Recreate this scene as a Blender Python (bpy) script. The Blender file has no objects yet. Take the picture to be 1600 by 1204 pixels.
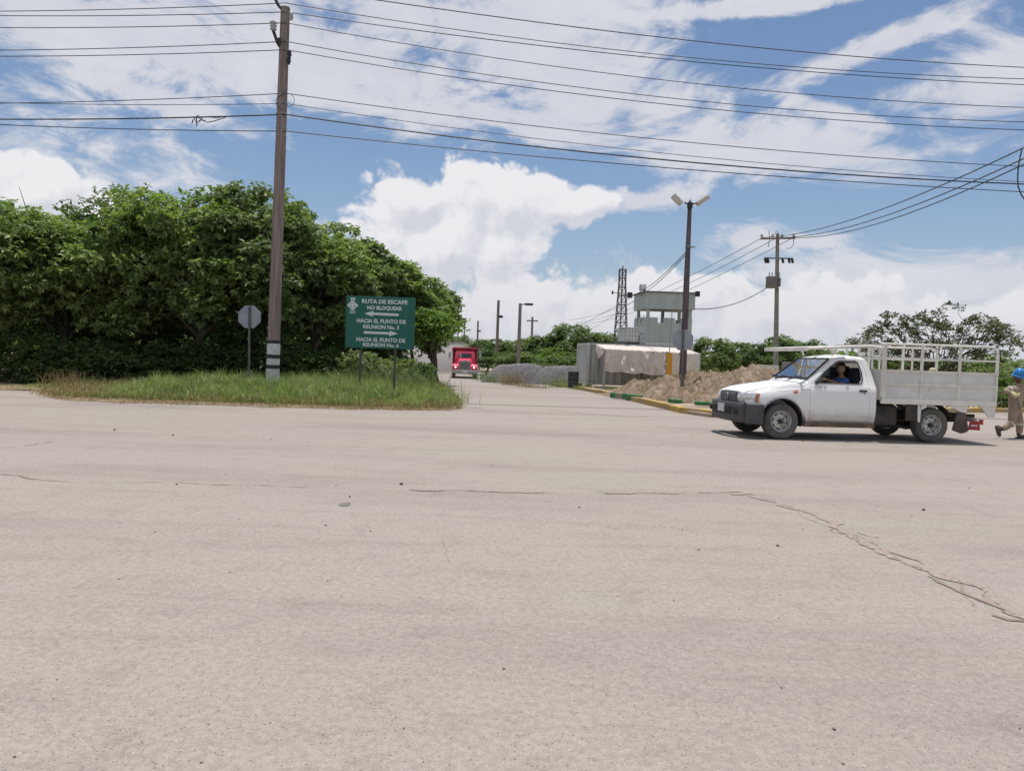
import bpy, bmesh, math, random
import numpy as np
from mathutils import Vector, Matrix, noise
S = bpy.context.scene
COL = S.collection
rnd = random.Random(7)
R = math.radians

# ------------------------------------------------------------------ camera
FPX = 1200.0; CAMH = 1.40
TH = R(2.0); PITCH = math.atan(45.0 / FPX)
Fv = Vector((0, math.cos(PITCH), -math.sin(PITCH)))
U0 = Vector((0, math.sin(PITCH), math.cos(PITCH))); R0 = Vector((1, 0, 0))
Rv = R0 * math.cos(TH) + U0 * math.sin(TH)
Uv = -R0 * math.sin(TH) + U0 * math.cos(TH)
CAM = Vector((0, 0, CAMH))
cd = bpy.data.cameras.new('camera'); cam = bpy.data.objects.new('camera', cd); COL.objects.link(cam)
cd.sensor_width = 36; cd.lens = 36 * FPX / 1600; cd.clip_start = 0.05; cd.clip_end = 6000
cam.matrix_world = Matrix(((Rv.x, Uv.x, -Fv.x, 0), (Rv.y, Uv.y, -Fv.y, 0), (Rv.z, Uv.z, -Fv.z, CAMH), (0, 0, 0, 1)))
S.camera = cam

def ray(px, py):
    return Fv + Rv * ((px - 800) / FPX) + Uv * ((602 - py) / FPX)
def P(px, py, Y):
    d = ray(px, py); return CAM + d * (Y / d.y)
def zg(y):
    t = max(0.0, min(1.0, (y - 26) / 46.0))
    return -0.8 * (t * 0.75 + 0.25 * t * t * (3 - 2 * t))
def G(px, py):
    d = ray(px, py); z = 0.0
    for _ in range(30):
        t = (z - CAMH) / d.z; y = d.y * t; z = zg(y)
    return Vector((d.x * t, y, z))

# ------------------------------------------------------------------ light, sky
SUN_EL, SUN_AZ = 83.0, 12.0     # degrees; azimuth clockwise from +Y
el, az = R(SUN_EL), R(SUN_AZ)
sdir = Vector((math.sin(az) * math.cos(el), math.cos(az) * math.cos(el), math.sin(el)))
sl = bpy.data.lights.new('sun', 'SUN'); sl.energy = 3.4; sl.angle = R(0.55); sl.color = (1, 0.95, 0.88)
so = bpy.data.objects.new('sun', sl); COL.objects.link(so)
so.rotation_euler = (-sdir).to_track_quat('-Z', 'Y').to_euler(); so.location = sdir * 60
S.view_settings.view_transform = 'Standard'; S.view_settings.look = 'None'
S.view_settings.gamma = 1; S.view_settings.use_curve_mapping = False
S.view_settings.exposure = 0.28
S.cycles.max_bounces = 8; S.cycles.transparent_max_bounces = 12
S.cycles.volume_step_rate = 2.0; S.cycles.volume_max_steps = 96

class NT:
    """tiny node helper"""
    def __init__(s, tree): s.t = tree; s.n = tree.nodes; s.l = tree.links
    def new(s, typ, **kw):
        n = s.n.new(typ)
        for k, v in kw.items():
            if k.startswith('i_'):
                key = k[2:]
                key = int(key) if key.isdigit() else key.replace('_', ' ')
                s.put(n.inputs[key], v)
            else: setattr(n, k, v)
        return n
    def put(s, sock, v):
        if isinstance(v, bpy.types.NodeSocket): s.l.new(v, sock)
        else: sock.default_value = v
    def m(s, op, a, b=None, c=None, clamp=False):
        n = s.n.new('ShaderNodeMath'); n.operation = op; n.use_clamp = clamp
        s.put(n.inputs[0], a)
        if b is not None: s.put(n.inputs[1], b)
        if c is not None: s.put(n.inputs[2], c)
        return n.outputs[0]
    def sm(s, v, lo, hi, a=0.0, b=1.0):
        n = s.n.new('ShaderNodeMapRange'); n.interpolation_type = 'SMOOTHSTEP'
        s.put(n.inputs[0], v); n.inputs[1].default_value = lo; n.inputs[2].default_value = hi
        n.inputs[3].default_value = a; n.inputs[4].default_value = b
        return n.outputs[0]
    def mix(s, f, a, b, mode='MIX'):
        n = s.n.new('ShaderNodeMix'); n.data_type = 'RGBA'; n.blend_type = mode
        s.put(n.inputs[0], f); s.put(n.inputs[6], a); s.put(n.inputs[7], b)
        return n.outputs[2]

w = bpy.data.worlds.new('World'); S.world = w; w.use_nodes = True
T = NT(w.node_tree); T.n.clear()
wout = T.new('ShaderNodeOutputWorld'); bg = T.new('ShaderNodeBackground'); T.l.new(bg.outputs[0], wout.inputs[0])
bg.inputs[1].default_value = 0.105
sky = T.new('ShaderNodeTexSky', sky_type='NISHITA'); sky.sun_disc = False
sky.sun_elevation = el; sky.sun_rotation = az; sky.air_density = 1.0; sky.dust_density = 0.9; sky.ozone_density = 1.0
tc = T.new('ShaderNodeTexCoord'); sp = T.new('ShaderNodeSeparateXYZ', i_0=tc.outputs['Generated'])
hyp = T.m('SQRT', T.m('ADD', T.m('MULTIPLY', sp.outputs[0], sp.outputs[0]), T.m('MULTIPLY', sp.outputs[1], sp.outputs[1])))
AZ = T.m('ARCTAN2', sp.outputs[0], sp.outputs[1]); EL = T.m('ARCTAN2', sp.outputs[2], hyp)
def azel(px, py):
    d = ray(px, py); return math.atan2(d.x, d.y), math.atan2(d.z, math.hypot(d.x, d.y))
def cloud_group(name, ells, kind):
    g = bpy.data.node_groups.new(name, 'ShaderNodeTree')
    g.interface.new_socket('az', in_out='INPUT', socket_type='NodeSocketFloat')
    g.interface.new_socket('el', in_out='INPUT', socket_type='NodeSocketFloat')
    g.interface.new_socket('f', in_out='OUTPUT', socket_type='NodeSocketFloat')
    g.interface.new_socket('d', in_out='OUTPUT', socket_type='NodeSocketFloat')
    K = NT(g); gi = K.new('NodeGroupInput'); go = K.new('NodeGroupOutput')
    a, e = gi.outputs[0], gi.outputs[1]
    vec = K.new('ShaderNodeCombineXYZ', i_0=a, i_1=e, i_2=0.37).outputs[0]
    if kind == 'cumulus':
        wn = K.new('ShaderNodeTexNoise', i_Vector=vec, i_Scale=7.0, i_Detail=3.0)
        wc = K.new('ShaderNodeSeparateXYZ', i_0=wn.outputs['Color'])
        a2 = K.m('ADD', a, K.m('MULTIPLY', K.m('SUBTRACT', wc.outputs[0], 0.5), 0.07))
        e2 = K.m('ADD', e, K.m('MULTIPLY', K.m('SUBTRACT', wc.outputs[1], 0.5), 0.05))
        v2 = K.new('ShaderNodeCombineXYZ', i_0=a2, i_1=e2, i_2=0.2).outputs[0]
        v1 = K.new('ShaderNodeTexVoronoi', feature='F1', i_Vector=v2, i_Scale=20.0, i_Detail=3.0, i_Roughness=0.52, i_Lacunarity=2.1)
        n1 = K.new('ShaderNodeTexNoise', i_Vector=vec, i_Scale=10.0, i_Detail=9.0, i_Roughness=0.55)
        d = K.m('ADD', K.m('MULTIPLY', K.m('SUBTRACT', 0.45, v1.outputs['Distance']), 0.75), K.m('ADD', K.m('MULTIPLY', K.m('SUBTRACT', n1.outputs[0], 0.5), 1.0), 0.12))
    else:
        a2, e2 = a, e
        vs = K.new('ShaderNodeMapping', i_Vector=vec); vs.inputs['Rotation'].default_value = (0, 0, R(14)); vs.inputs['Scale'].default_value = (1.0, 2.1, 1)
        wn = K.new('ShaderNodeTexNoise', i_Vector=vs.outputs[0], i_Scale=3.0, i_Detail=2.0)
        wv = K.new('ShaderNodeVectorMath', operation='SCALE', i_0=wn.outputs['Color']); wv.inputs['Scale'].default_value = 0.35
        vv = K.new('ShaderNodeVectorMath', operation='ADD', i_0=vs.outputs[0], i_1=wv.outputs[0])
        n1 = K.new('ShaderNodeTexNoise', i_Vector=vv.outputs[0], i_Scale=4.2, i_Detail=11.0, i_Roughness=0.63)
        n2 = K.new('ShaderNodeTexNoise', i_Vector=vv.outputs[0], i_Scale=16.0, i_Detail=7.0, i_Roughness=0.66)
        d = K.m('ADD', K.m('MULTIPLY', K.m('SUBTRACT', n1.outputs[0], 0.5), 2.8), K.m('MULTIPLY', K.m('SUBTRACT', n2.outputs[0], 0.5), 2.4))
    f = None
    for (px, py, rx, ry, ang) in ells:
        a0, e0 = azel(px, py) if abs(px) > 7 else (px, py); ra, re = (rx / FPX, ry / FPX) if rx > 7 else (rx, ry); c, s_ = math.cos(R(ang)), math.sin(R(ang))
        da = K.m('SUBTRACT', a2, a0); de = K.m('SUBTRACT', e2, e0)
        # ang > 0 : long axis falls to the right in the picture
        u = K.m('DIVIDE', K.m('SUBTRACT', K.m('MULTIPLY', da, c), K.m('MULTIPLY', de, s_)), ra)
        v = K.m('DIVIDE', K.m('ADD', K.m('MULTIPLY', da, s_), K.m('MULTIPLY', de, c)), re)
        q = K.m('SUBTRACT', 1.0, K.m('SQRT', K.m('ADD', K.m('MULTIPLY', u, u), K.m('MULTIPLY', v, v))))
        q = K.m('MAXIMUM', q, -1.5)
        f = q if f is None else K.m('SMOOTH_MAX', f, q, 0.18)
    K.l.new(K.m('ADD', K.m('MULTIPLY', f, 1.5 if kind == 'cumulus' else 1.0), d), go.inputs[0]); K.l.new(d, go.inputs[1])
    return g
gc = cloud_group('cumulus', [(775, 305, 200, 78, 0), (628, 310, 95, 72, 0), (690, 390, 170, 95, 0), (600, 440, 130, 90, 0),
    (880, 318, 110, 40, -8), (840, 500, 330, 88, 0), (1020, 470, 170, 60, 0), (1250, 500, 300, 80, 0),
    (50, 300, 120, 62, 0), (-150, 320, 200, 90, 0), (1450, 530, 300, 70, 0), (1900, 480, 300, 60, 0), (180, 330, 60, 30, 0), (300, 430, 300, 80, 0), (2.4, .32, .7, .22, 0), (-2.5, .28, .6, .2, 0), (-1.5, .25, .5, .16, 0), (1.5, .3, .35, .15, 0), (3.0, .7, .6, .2, 0), (-3.0, .6, .5, .2, 0)], 'cumulus')  # entries in radians: unseen cumulus outside the view, added as fill light
gh = cloud_group('cirrus', [(180, 50, 420, 62, 4), (540, 95, 330, 72, 14), (880, 110, 250, 92, 18), (700, 30, 330, 60, 0), (820, 190, 360, 45, 2),
    (1230, 235, 330, 48, 6), (1580, 120, 170, 50, -12), (1180, 12, 190, 12, 0), (260, 160, 160, 22, 10), (200, 325, 260, 14, 0), (1010, 312, 110, 20, -6), (1175, 372, 60, 26, 0), (1240, 378, 90, 14, 0), (1480, 440, 420, 60, 0), (1300, 560, 700, 70, 0), (1400, 60, 160, 20, -15), (1330, 185, 130, 16, 20),
    (700, -500, 1500, 260, 0), (2600, -200, 500, 300, 0), (-1500, 0, 700, 250, 0), (2.4, .9, .9, .3, 0), (-2.4, 1.0, .9, .3, 0), (-2.0, .5, .7, .2, 0)], 'cirrus')  # entries in radians: unseen high cloud behind the camera, added for fill
def inst(g, a, e):
    n = T.new('ShaderNodeGroup'); n.node_tree = g; T.put(n.inputs[0], a); T.put(n.inputs[1], e); return n
c0 = inst(gc, AZ, EL); c1 = inst(gc, T.m('ADD', AZ, -0.010), T.m('ADD', EL, 0.017)); h0 = inst(gh, AZ, EL)
cm = T.m('POWER', T.sm(c0.outputs[0], -0.04, 0.26), 1.0)
lit = T.m('ADD', 0.62, T.m('MULTIPLY', T.m('SUBTRACT', c0.outputs[0], c1.outputs[0]), 1.5), clamp=True)
hm = T.m('MULTIPLY', T.sm(h0.outputs[0], -0.15, 0.65), 0.90)
skyc = T.mix(1.0, sky.outputs[0], (0.70, 0.76, 0.83, 1), 'MULTIPLY')
# general whitening towards the horizon (moist air)
hz = T.m('POWER', T.m('SUBTRACT', 1.0, T.m('MAXIMUM', sp.outputs[2], 0.0), clamp=True), 9.0)
skyc = T.mix(T.m('MULTIPLY', hz, 0.72), skyc, (3.7, 4.15, 5.0, 1))
cir = T.mix(h0.outputs[1], (5.3, 5.35, 5.8, 1), (6.0, 6.0, 6.3, 1))
c_a = T.mix(hm, skyc, cir)
low = T.sm(EL, 0.0, 0.16)
ccol = T.mix(lit, (5.1, 5.2, 5.7, 1), (6.7, 6.65, 6.85, 1))
ccol = T.mix(low, T.mix(0.55, ccol, (4.6, 4.7, 5.2, 1)), ccol)
c_b = T.mix(T.m('MULTIPLY', cm, 0.97), c_a, ccol)
T.l.new(c_b, bg.inputs[0])
w.cycles.sampling_method = 'MANUAL'; w.cycles.sample_map_resolution = 512

# ------------------------------------------------------------------ helpers
def tag(o, label=None, cat=None, group=None, kind=None):
    if label: o['label'] = label
    if cat: o['category'] = cat
    if group: o['group'] = group
    if kind: o['kind'] = kind
    return o
def empty(name, loc=(0, 0, 0), rz=0, **kw):
    o = bpy.data.objects.new(name, None); COL.objects.link(o); o.location = loc; o.rotation_euler = (0, 0, rz)
    o.empty_display_size = 0.2
    return tag(o, **kw)
MATS = {}
def mat(name, c1, c2=None, rough=0.7, metal=0.0, scale=6.0, detail=5.0, bump=0.0, bscale=None, contrast=(0.35, 0.65), stretch=(1, 1, 1), spec=0.4, emis=None, coat=0.0, third=None):
    if name in MATS: return MATS[name]
    m = bpy.data.materials.new(name); m.use_nodes = True; K = NT(m.node_tree)
    b = K.n['Principled BSDF']; b.inputs['Roughness'].default_value = rough; b.inputs['Metallic'].default_value = metal
    b.inputs['Specular IOR Level'].default_value = spec; b.inputs['Coat Weight'].default_value = coat
    c1 = (*c1, 1); c2 = (*c2, 1) if c2 else tuple(v * 0.8 for v in c1[:3]) + (1,)
    t = K.new('ShaderNodeTexCoord'); mp = K.new('ShaderNodeMapping', i_Vector=t.outputs['Object']); mp.inputs['Scale'].default_value = stretch
    n = K.new('ShaderNodeTexNoise', i_Vector=mp.outputs[0], i_Scale=scale, i_Detail=detail, i_Roughness=0.6)
    col = K.mix(K.sm(n.outputs[0], contrast[0], contrast[1]), c1, c2)
    if third:
        n3 = K.new('ShaderNodeTexNoise', i_Vector=mp.outputs[0], i_Scale=third[1], i_Detail=6.0, i_Roughness=0.7)
        col = K.mix(K.sm(n3.outputs[0], third[2], third[3]), col, (*third[0], 1))
    K.l.new(col, b.inputs['Base Color'])
    if bump:
        n2 = K.new('ShaderNodeTexNoise', i_Vector=mp.outputs[0], i_Scale=bscale or scale * 4, i_Detail=6.0)
        bp = K.new('ShaderNodeBump', i_Strength=bump, i_Distance=0.02, i_Height=n2.outputs[0]); K.l.new(bp.outputs[0], b.inputs['Normal'])
    if emis:
        b.inputs['Emission Color'].default_value = (*emis[0], 1); b.inputs['Emission Strength'].default_value = emis[1]
    MATS[name] = m; return m
def leafmat(name, ca, cb, cc, trans=0.38, rough=0.5):
    m = bpy.data.materials.new(name); m.use_nodes = True; K = NT(m.node_tree); K.n.clear()
    out = K.new('ShaderNodeOutputMaterial'); geo = K.new('ShaderNodeNewGeometry'); t = K.new('ShaderNodeTexCoord')
    n = K.new('ShaderNodeTexNoise', i_Vector=t.outputs['Object'], i_Scale=0.9, i_Detail=3.0)
    c = K.mix(K.sm(n.outputs[0], 0.38, 0.62), (*ca, 1), (*cb, 1))
    c = K.mix(K.m('POWER', geo.outputs['Random Per Island'], 3.0), c, (*cc, 1))
    d = K.new('ShaderNodeBsdfPrincipled', i_Base_Color=c, i_Roughness=rough); d.inputs['Specular IOR Level'].default_value = 0.35
    tr = K.new('ShaderNodeBsdfTranslucent', i_Color=K.mix(1.0, c, (1.25, 1.5, 0.55, 1), 'MULTIPLY'))
    mx = K.new('ShaderNodeMixShader', i_0=trans, i_1=d.outputs[0], i_2=tr.outputs[0]); K.l.new(mx.outputs[0], out.inputs[0])
    MATS[name] = m; return m
def glass(name, tint=(0.5, 0.55, 0.56), alpha=0.35, rough=0.03):
    m = bpy.data.materials.new(name); m.use_nodes = True; K = NT(m.node_tree); K.n.clear()
    out = K.new('ShaderNodeOutputMaterial'); tr = K.new('ShaderNodeBsdfTransparent', i_Color=(*tint, 1))
    gl = K.new('ShaderNodeBsdfGlossy', i_Roughness=rough, i_Color=(0.62, 0.64, 0.63, 1))
    fr = K.new('ShaderNodeFresnel', i_IOR=1.45)
    mx = K.new('ShaderNodeMixShader', i_0=K.m('ADD', fr.outputs[0], alpha, clamp=True), i_1=tr.outputs[0], i_2=gl.outputs[0]); K.l.new(mx.outputs[0], out.inputs[0])
    MATS[name] = m; return m

class MB:
    def __init__(s): s.v = []; s.f = []; s.mi = []; s.cm = 0
    def add(s, vs, fs):
        o = len(s.v); s.v += [tuple(p) for p in vs]; s.f += [tuple(i + o for i in f) for f in fs]; s.mi += [s.cm] * len(fs); return s
    def box(s, c, d, rot=None, taper=1.0):
        x, y, z = d[0] / 2, d[1] / 2, d[2] / 2; vs = []
        for dz in (-1, 1):
            k = taper if dz > 0 else 1.0
            for dx, dy in ((-1, -1), (1, -1), (1, 1), (-1, 1)):
                p = Vector((dx * x * k, dy * y * k, dz * z))
                if rot is not None: p = rot @ p
                vs.append(p + Vector(c))
        return s.add(vs, [(3, 2, 1, 0), (4, 5, 6, 7), (0, 1, 5, 4), (1, 2, 6, 5), (2, 3, 7, 6), (3, 0, 4, 7)])
    def box2(s, a, b): return s.box([(a[i] + b[i]) / 2 for i in range(3)], [abs(b[i] - a[i]) for i in range(3)])
    def bar(s, a, b, wd, h, up=(0, 0, 1)):
        a, b = Vector(a), Vector(b); d = b - a; L = d.length; d.normalize(); u = Vector(up)
        sd = d.cross(u)
        if sd.length < 1e-4: sd = d.cross(Vector((1, 0, 0)))
        sd.normalize(); u = sd.cross(d)
        m = Matrix((d, sd, u)).transposed()
        return s.box((a + b) / 2, (L, wd, h), m)
    def tube(s, pts, rad, seg=8, cap=True, closed=False):
        pts = [Vector(p) for p in pts]; n = len(pts)
        if not isinstance(rad, (list, tuple)): rad = [rad] * n
        vs = []; prev = None
        for i, p in enumerate(pts):
            if closed: t = pts[(i + 1) % n] - pts[i - 1]
            else: t = pts[min(i + 1, n - 1)] - pts[max(i - 1, 0)]
            t.normalize()
            if prev is None:
                r = Vector((0, 0, 1)) if abs(t.z) < 0.9 else Vector((1, 0, 0))
                a = t.cross(r).normalized()
            else:
                a = (prev - t * prev.dot(t)); a = a.normalized() if a.length > 1e-5 else t.orthogonal().normalized()
            prev = a; b = t.cross(a)
            for k in range(seg):
                an = 2 * math.pi * k / seg; vs.append(p + (a * math.cos(an) + b * math.sin(an)) * rad[i])
        fs = []
        for i in range(n if closed else n - 1):
            j = (i + 1) % n
            for k in range(seg):
                l = (k + 1) % seg; fs.append((i * seg + k, i * seg + l, j * seg + l, j * seg + k))
        if cap and not closed:
            fs.append(tuple(range(seg))[::-1]); fs.append(tuple((n - 1) * seg + k for k in range(seg)))
        return s.add(vs, fs)
    def lathe(s, prof, c=(0, 0, 0), axis='z', seg=24):
        vs = []
        for r, h in prof:
            for k in range(seg):
                a = 2 * math.pi * k / seg; x, y = r * math.cos(a), r * math.sin(a)
                p = (x, y, h) if axis == 'z' else ((x, h, y) if axis == 'y' else (h, x, y))
                vs.append((p[0] + c[0], p[1] + c[1], p[2] + c[2]))
        fs = []
        for i in range(len(prof) - 1):
            for k in range(seg):
                l = (k + 1) % seg; fs.append((i * seg + k, i * seg + l, (i + 1) * seg + l, (i + 1) * seg + k))
        return s.add(vs, fs)
    def prism(s, poly, y0, y1, plane='xz'):
        n = len(poly)
        def q(p, d): return (p[0], d, p[1]) if plane == 'xz' else ((p[0], p[1], d) if plane == 'xy' else (d, p[0], p[1]))
        vs = [q(p, y0) for p in poly] + [q(p, y1) for p in poly]
        fs = [tuple(range(n)), tuple(range(2 * n - 1, n - 1, -1))] + [(i, i + n, (i + 1) % n + n, (i + 1) % n) for i in range(n)]
        return s.add(vs, fs)
    def loft(s, secs, cap=True, closed=True):
        n = len(secs[0]); vs = [p for sc in secs for p in sc]; fs = []
        for i in range(len(secs) - 1):
            for k in range(n if closed else n - 1):
                l = (k + 1) % n; fs.append((i * n + k, i * n + l, (i + 1) * n + l, (i + 1) * n + k))
        if cap: fs += [tuple(range(n))[::-1], tuple((len(secs) - 1) * n + k for k in range(n))]
        return s.add(vs, fs)
    def ball(s, c, r, seg=12, rings=8, sc=(1, 1, 1)):
        pr = [(max(1e-4, math.sin(math.pi * i / rings)), -math.cos(math.pi * i / rings)) for i in range(rings + 1)]
        vs = []
        for q, h in pr:
            for k in range(seg):
                a = 2 * math.pi * k / seg; vs.append((c[0] + r * sc[0] * q * math.cos(a), c[1] + r * sc[1] * q * math.sin(a), c[2] + r * sc[2] * h))
        fs = [(i * seg + k, i * seg + (k + 1) % seg, (i + 1) * seg + (k + 1) % seg, (i + 1) * seg + k) for i in range(rings) for k in range(seg)]
        return s.add(vs, fs)
    def mesh(s, name, mats, smooth=None, weld=False):
        me = bpy.data.meshes.new(name); me.from_pydata(s.v, [], s.f)
        for m in (mats if isinstance(mats, (list, tuple)) else [mats]): me.materials.append(m)
        me.polygons.foreach_set('material_index', s.mi)
        bm = bmesh.new(); bm.from_mesh(me)
        if weld: bmesh.ops.remove_doubles(bm, verts=bm.verts, dist=1e-4)
        bmesh.ops.recalc_face_normals(bm, faces=bm.faces); bm.to_mesh(me); bm.free()
        if smooth is not None:
            me.polygons.foreach_set('use_smooth', [True] * len(me.polygons)); me.set_sharp_from_angle(angle=R(smooth))
        me.update(); return me
    def build(s, name, mats, parent=None, smooth=None, bevel=0, loc=None, weld=False, **kw):
        o = bpy.data.objects.new(name, s.mesh(name, mats, smooth, weld)); COL.objects.link(o)
        if parent: o.parent = parent
        if loc is not None: o.location = loc
        if bevel:
            b = o.modifiers.new('bevel', 'BEVEL'); b.width = bevel; b.segments = 2; b.limit_method = 'ANGLE'; b.angle_limit = R(40)
        return tag(o, **kw)
def npmesh(name, V, F, m, smooth=False):
    """V (n,3), F (k,4) or (k,3) numpy -> mesh"""
    me = bpy.data.meshes.new(name); k, c = F.shape
    me.vertices.add(len(V)); me.vertices.foreach_set('co', V.astype(np.float32).ravel())
    me.loops.add(k * c); me.loops.foreach_set('vertex_index', F.astype(np.int32).ravel())
    me.polygons.add(k); me.polygons.foreach_set('loop_start', np.arange(0, k * c, c, dtype=np.int32))
    me.polygons.foreach_set('use_smooth', np.full(k, smooth))
    me.update(calc_edges=True); me.materials.append(m); return me
def link(name, me, parent=None, **kw):
    o = bpy.data.objects.new(name, me); COL.objects.link(o)
    if parent: o.parent = parent
    return tag(o, **kw)
def copy_tree(o, parent=None):
    c = o.copy(); COL.objects.link(c); c.parent = parent
    for ch in [x for x in list(COL.objects) if x.parent == o]: copy_tree(ch, c)
    return c
def fbm(x, y, s=1.0, o=5, z=0.0): return noise.fractal(Vector((x * s, y * s, z)), 1.0, 2.0, o)

# ------------------------------------------------------------------ materials of the setting
def road_material():
    m = bpy.data.materials.new('dusty_road'); m.use_nodes = True; K = NT(m.node_tree); b = K.n['Principled BSDF']
    t = K.new('ShaderNodeTexCoord'); o = t.outputs['Object']
    def nz(scale, det=6.0, rg=0.6, st=(1, 1, 1), rot=0):
        mp = K.new('ShaderNodeMapping', i_Vector=o); mp.inputs['Scale'].default_value = st; mp.inputs['Rotation'].default_value = (0, 0, rot)
        return K.new('ShaderNodeTexNoise', i_Vector=mp.outputs[0], i_Scale=scale, i_Detail=det, i_Roughness=rg).outputs[0]
    col = K.mix(K.sm(nz(0.16, 5), 0.38, 0.62), (0.345, 0.300, 0.268, 1), (0.333, 0.302, 0.260, 1))
    col = K.mix(K.sm(nz(0.30, 6, 0.6, (0.35, 1.6, 1), R(4)), 0.45, 0.72, 0, 0.85), col, (0.258, 0.222, 0.200, 1))     # smooth worn tyre lanes
    col = K.mix(K.sm(nz(0.5, 6), 0.5, 0.8, 0, 0.4), col, (0.380, 0.300, 0.262, 1))
    col = K.mix(K.sm(nz(1.5, 8, 0.7, (0.25, 2.5, 1)), 0.5, 0.75, 0, 0.35), col, (0.20, 0.165, 0.145, 1))
    col = K.mix(K.sm(nz(3.2, 6, 0.7), 0.48, 0.78, 0, 0.38), col, (0.19, 0.158, 0.138, 1))
    sp_ = K.new('ShaderNodeTexVoronoi', i_Vector=o, i_Scale=75.0, i_Randomness=1.0); spc = K.new('ShaderNodeSeparateXYZ', i_0=sp_.outputs['Color'])
    col = K.mix(K.m('MULTIPLY', K.sm(spc.outputs[0], 0.84, 0.95, 0, 0.75), K.sm(sp_.outputs['Distance'], 0.45, 0.15)), col, (0.46, 0.385, 0.335, 1))
    col = K.mix(K.m('MULTIPLY', K.sm(spc.outputs[1], 0.86, 0.92), K.sm(sp_.outputs['Distance'], 0.5, 0.2, 0, 0.75)), col, (0.14, 0.115, 0.10, 1))
    gr_ = nz(26.0, 8, 0.8)
    col = K.mix(K.sm(gr_, 0.40, 0.60), K.mix(1.0, col, (0.86, 0.86, 0.86, 1), 'MULTIPLY'), K.mix(1.0, col, (1.08, 1.08, 1.08, 1), 'MULTIPLY'))
    fine = nz(150.0, 4, 0.7)
    col = K.mix(K.sm(fine, 0.3, 0.7), K.mix(1.0, col, (0.78, 0.78, 0.78, 1), 'MULTIPLY'), K.mix(1.0, col, (1.18, 1.18, 1.18, 1), 'MULTIPLY'))
    K.l.new(col, b.inputs['Base Color']); b.inputs['Roughness'].default_value = 0.85; b.inputs['Specular IOR Level'].default_value = 0.25
    hgt = K.m('ADD', K.m('MULTIPLY', nz(70.0, 5, 0.7), 0.6), K.m('MULTIPLY', sp_.outputs['Distance'], -0.4))
    bp = K.new('ShaderNodeBump', i_Strength=0.35, i_Distance=0.006, i_Height=hgt); K.l.new(bp.outputs[0], b.inputs['Normal'])
    return m
M_road = road_material()
M_soil = mat('soil', (0.16, 0.115, 0.07), (0.09, 0.10, 0.04), 0.95, scale=1.5, bump=0.6, bscale=18)
M_lot = mat('pale_dirt', (0.42, 0.34, 0.26), (0.30, 0.23, 0.16), 0.95, scale=0.8, bump=0.5, bscale=15, third=((0.16, 0.17, 0.06), 0.7, 0.52, 0.62))
M_field = mat('field_ground', (0.10, 0.13, 0.04), (0.16, 0.15, 0.06), 0.95, scale=0.2, bump=0.6, bscale=3)
M_bark = mat('bark', (0.11, 0.085, 0.06), (0.055, 0.045, 0.035), 0.9, scale=5, bump=0.6, stretch=(1, 1, 0.2))
M_wood = mat('weathered_pole', (0.31, 0.245, 0.22), (0.17, 0.13, 0.12), 0.85, scale=7, bump=0.5, stretch=(3, 3, 0.12), contrast=(0.3, 0.7))
M_conc = mat('concrete', (0.32, 0.30, 0.26), (0.22, 0.20, 0.18), 0.9, scale=4, bump=0.3)
M_steel = mat('galvanised', (0.36, 0.37, 0.38), (0.24, 0.25, 0.26), 0.5, 0.4, scale=9)
M_dark = mat('dark_metal', (0.05, 0.05, 0.052), (0.03, 0.03, 0.03), 0.6, 0.2)
M_black = mat('black_rubber', (0.022, 0.022, 0.023), (0.05, 0.045, 0.04), 0.75, scale=5)
M_white = mat('white_paint', (0.74, 0.74, 0.72), (0.60, 0.58, 0.54), 0.6, scale=6)
M_cable = mat('cable', (0.035, 0.04, 0.05), (0.05, 0.055, 0.065), 0.6)
M_porc = mat('porcelain', (0.5, 0.5, 0.52), (0.32, 0.32, 0.36), 0.3)
M_yel = mat('worn_yellow', (0.56, 0.35, 0.045), (0.40, 0.28, 0.11), 0.85, scale=3, bump=0.3, contrast=(0.3, 0.55), third=((0.36, 0.28, 0.20), 1.8, 0.48, 0.58))
M_kgreen = mat('green_kerb_paint', (0.02, 0.20, 0.07), (0.05, 0.17, 0.07), 0.8, scale=5, bump=0.2, third=((0.30, 0.25, 0.19), 3, 0.52, 0.62))

# ------------------------------------------------------------------ ground, road
def sheet(name, poly, zoff, m, step=1.0, relief=0.0, rscale=0.5, kind='structure', edge=0.0):
    """a polygon in plan, cut into a grid and laid on the ground's height"""
    bm = bmesh.new(); bm.faces.new([bm.verts.new((x, y, 0)) for x, y in poly])
    xs = [p[0] for p in poly]; ys = [p[1] for p in poly]
    def cut(lo, hi, n, st):
        a = math.floor(lo / st) * st + st
        while a < hi:
            geom = bm.verts[:] + bm.edges[:] + bm.faces[:]
            bmesh.ops.bisect_plane(bm, geom=geom, plane_co=(n[0] * a, n[1] * a, 0), plane_no=(*n, 0)); a += st
    cut(min(ys), min(max(ys), 130), (0, 1), step)
    if relief: cut(max(min(xs), -60), min(max(xs), 60), (1, 0), step)
    for v in bm.verts:
        r_ = relief * (0.5 + fbm(v.co.x, v.co.y, rscale)) if relief and not v.is_boundary else 0
        v.co.z = zg(v.co.y) + zoff + r_
    if edge:
        be = [e for e in bm.edges if e.is_boundary]
        r2 = bmesh.ops.extrude_edge_only(bm, edges=be)
        for v in [g for g in r2['geom'] if isinstance(g, bmesh.types.BMVert)]: v.co.z -= edge
    bmesh.ops.recalc_face_normals(bm, faces=bm.faces)
    me = bpy.data.meshes.new(name); bm.to_mesh(me); bm.free(); me.materials.append(m)
    return link(name, me, kind=kind)
g0 = sheet('ground', [(-1500, -400), (1500, -400), (1500, 2500), (-1500, 2500)], -0.03, M_field, step=4)
rl = [(p.x, p.y) for p in (G(722, 638), G(700, 612), G(688, 600), G(676, 590), G(667, 582))]
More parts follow.
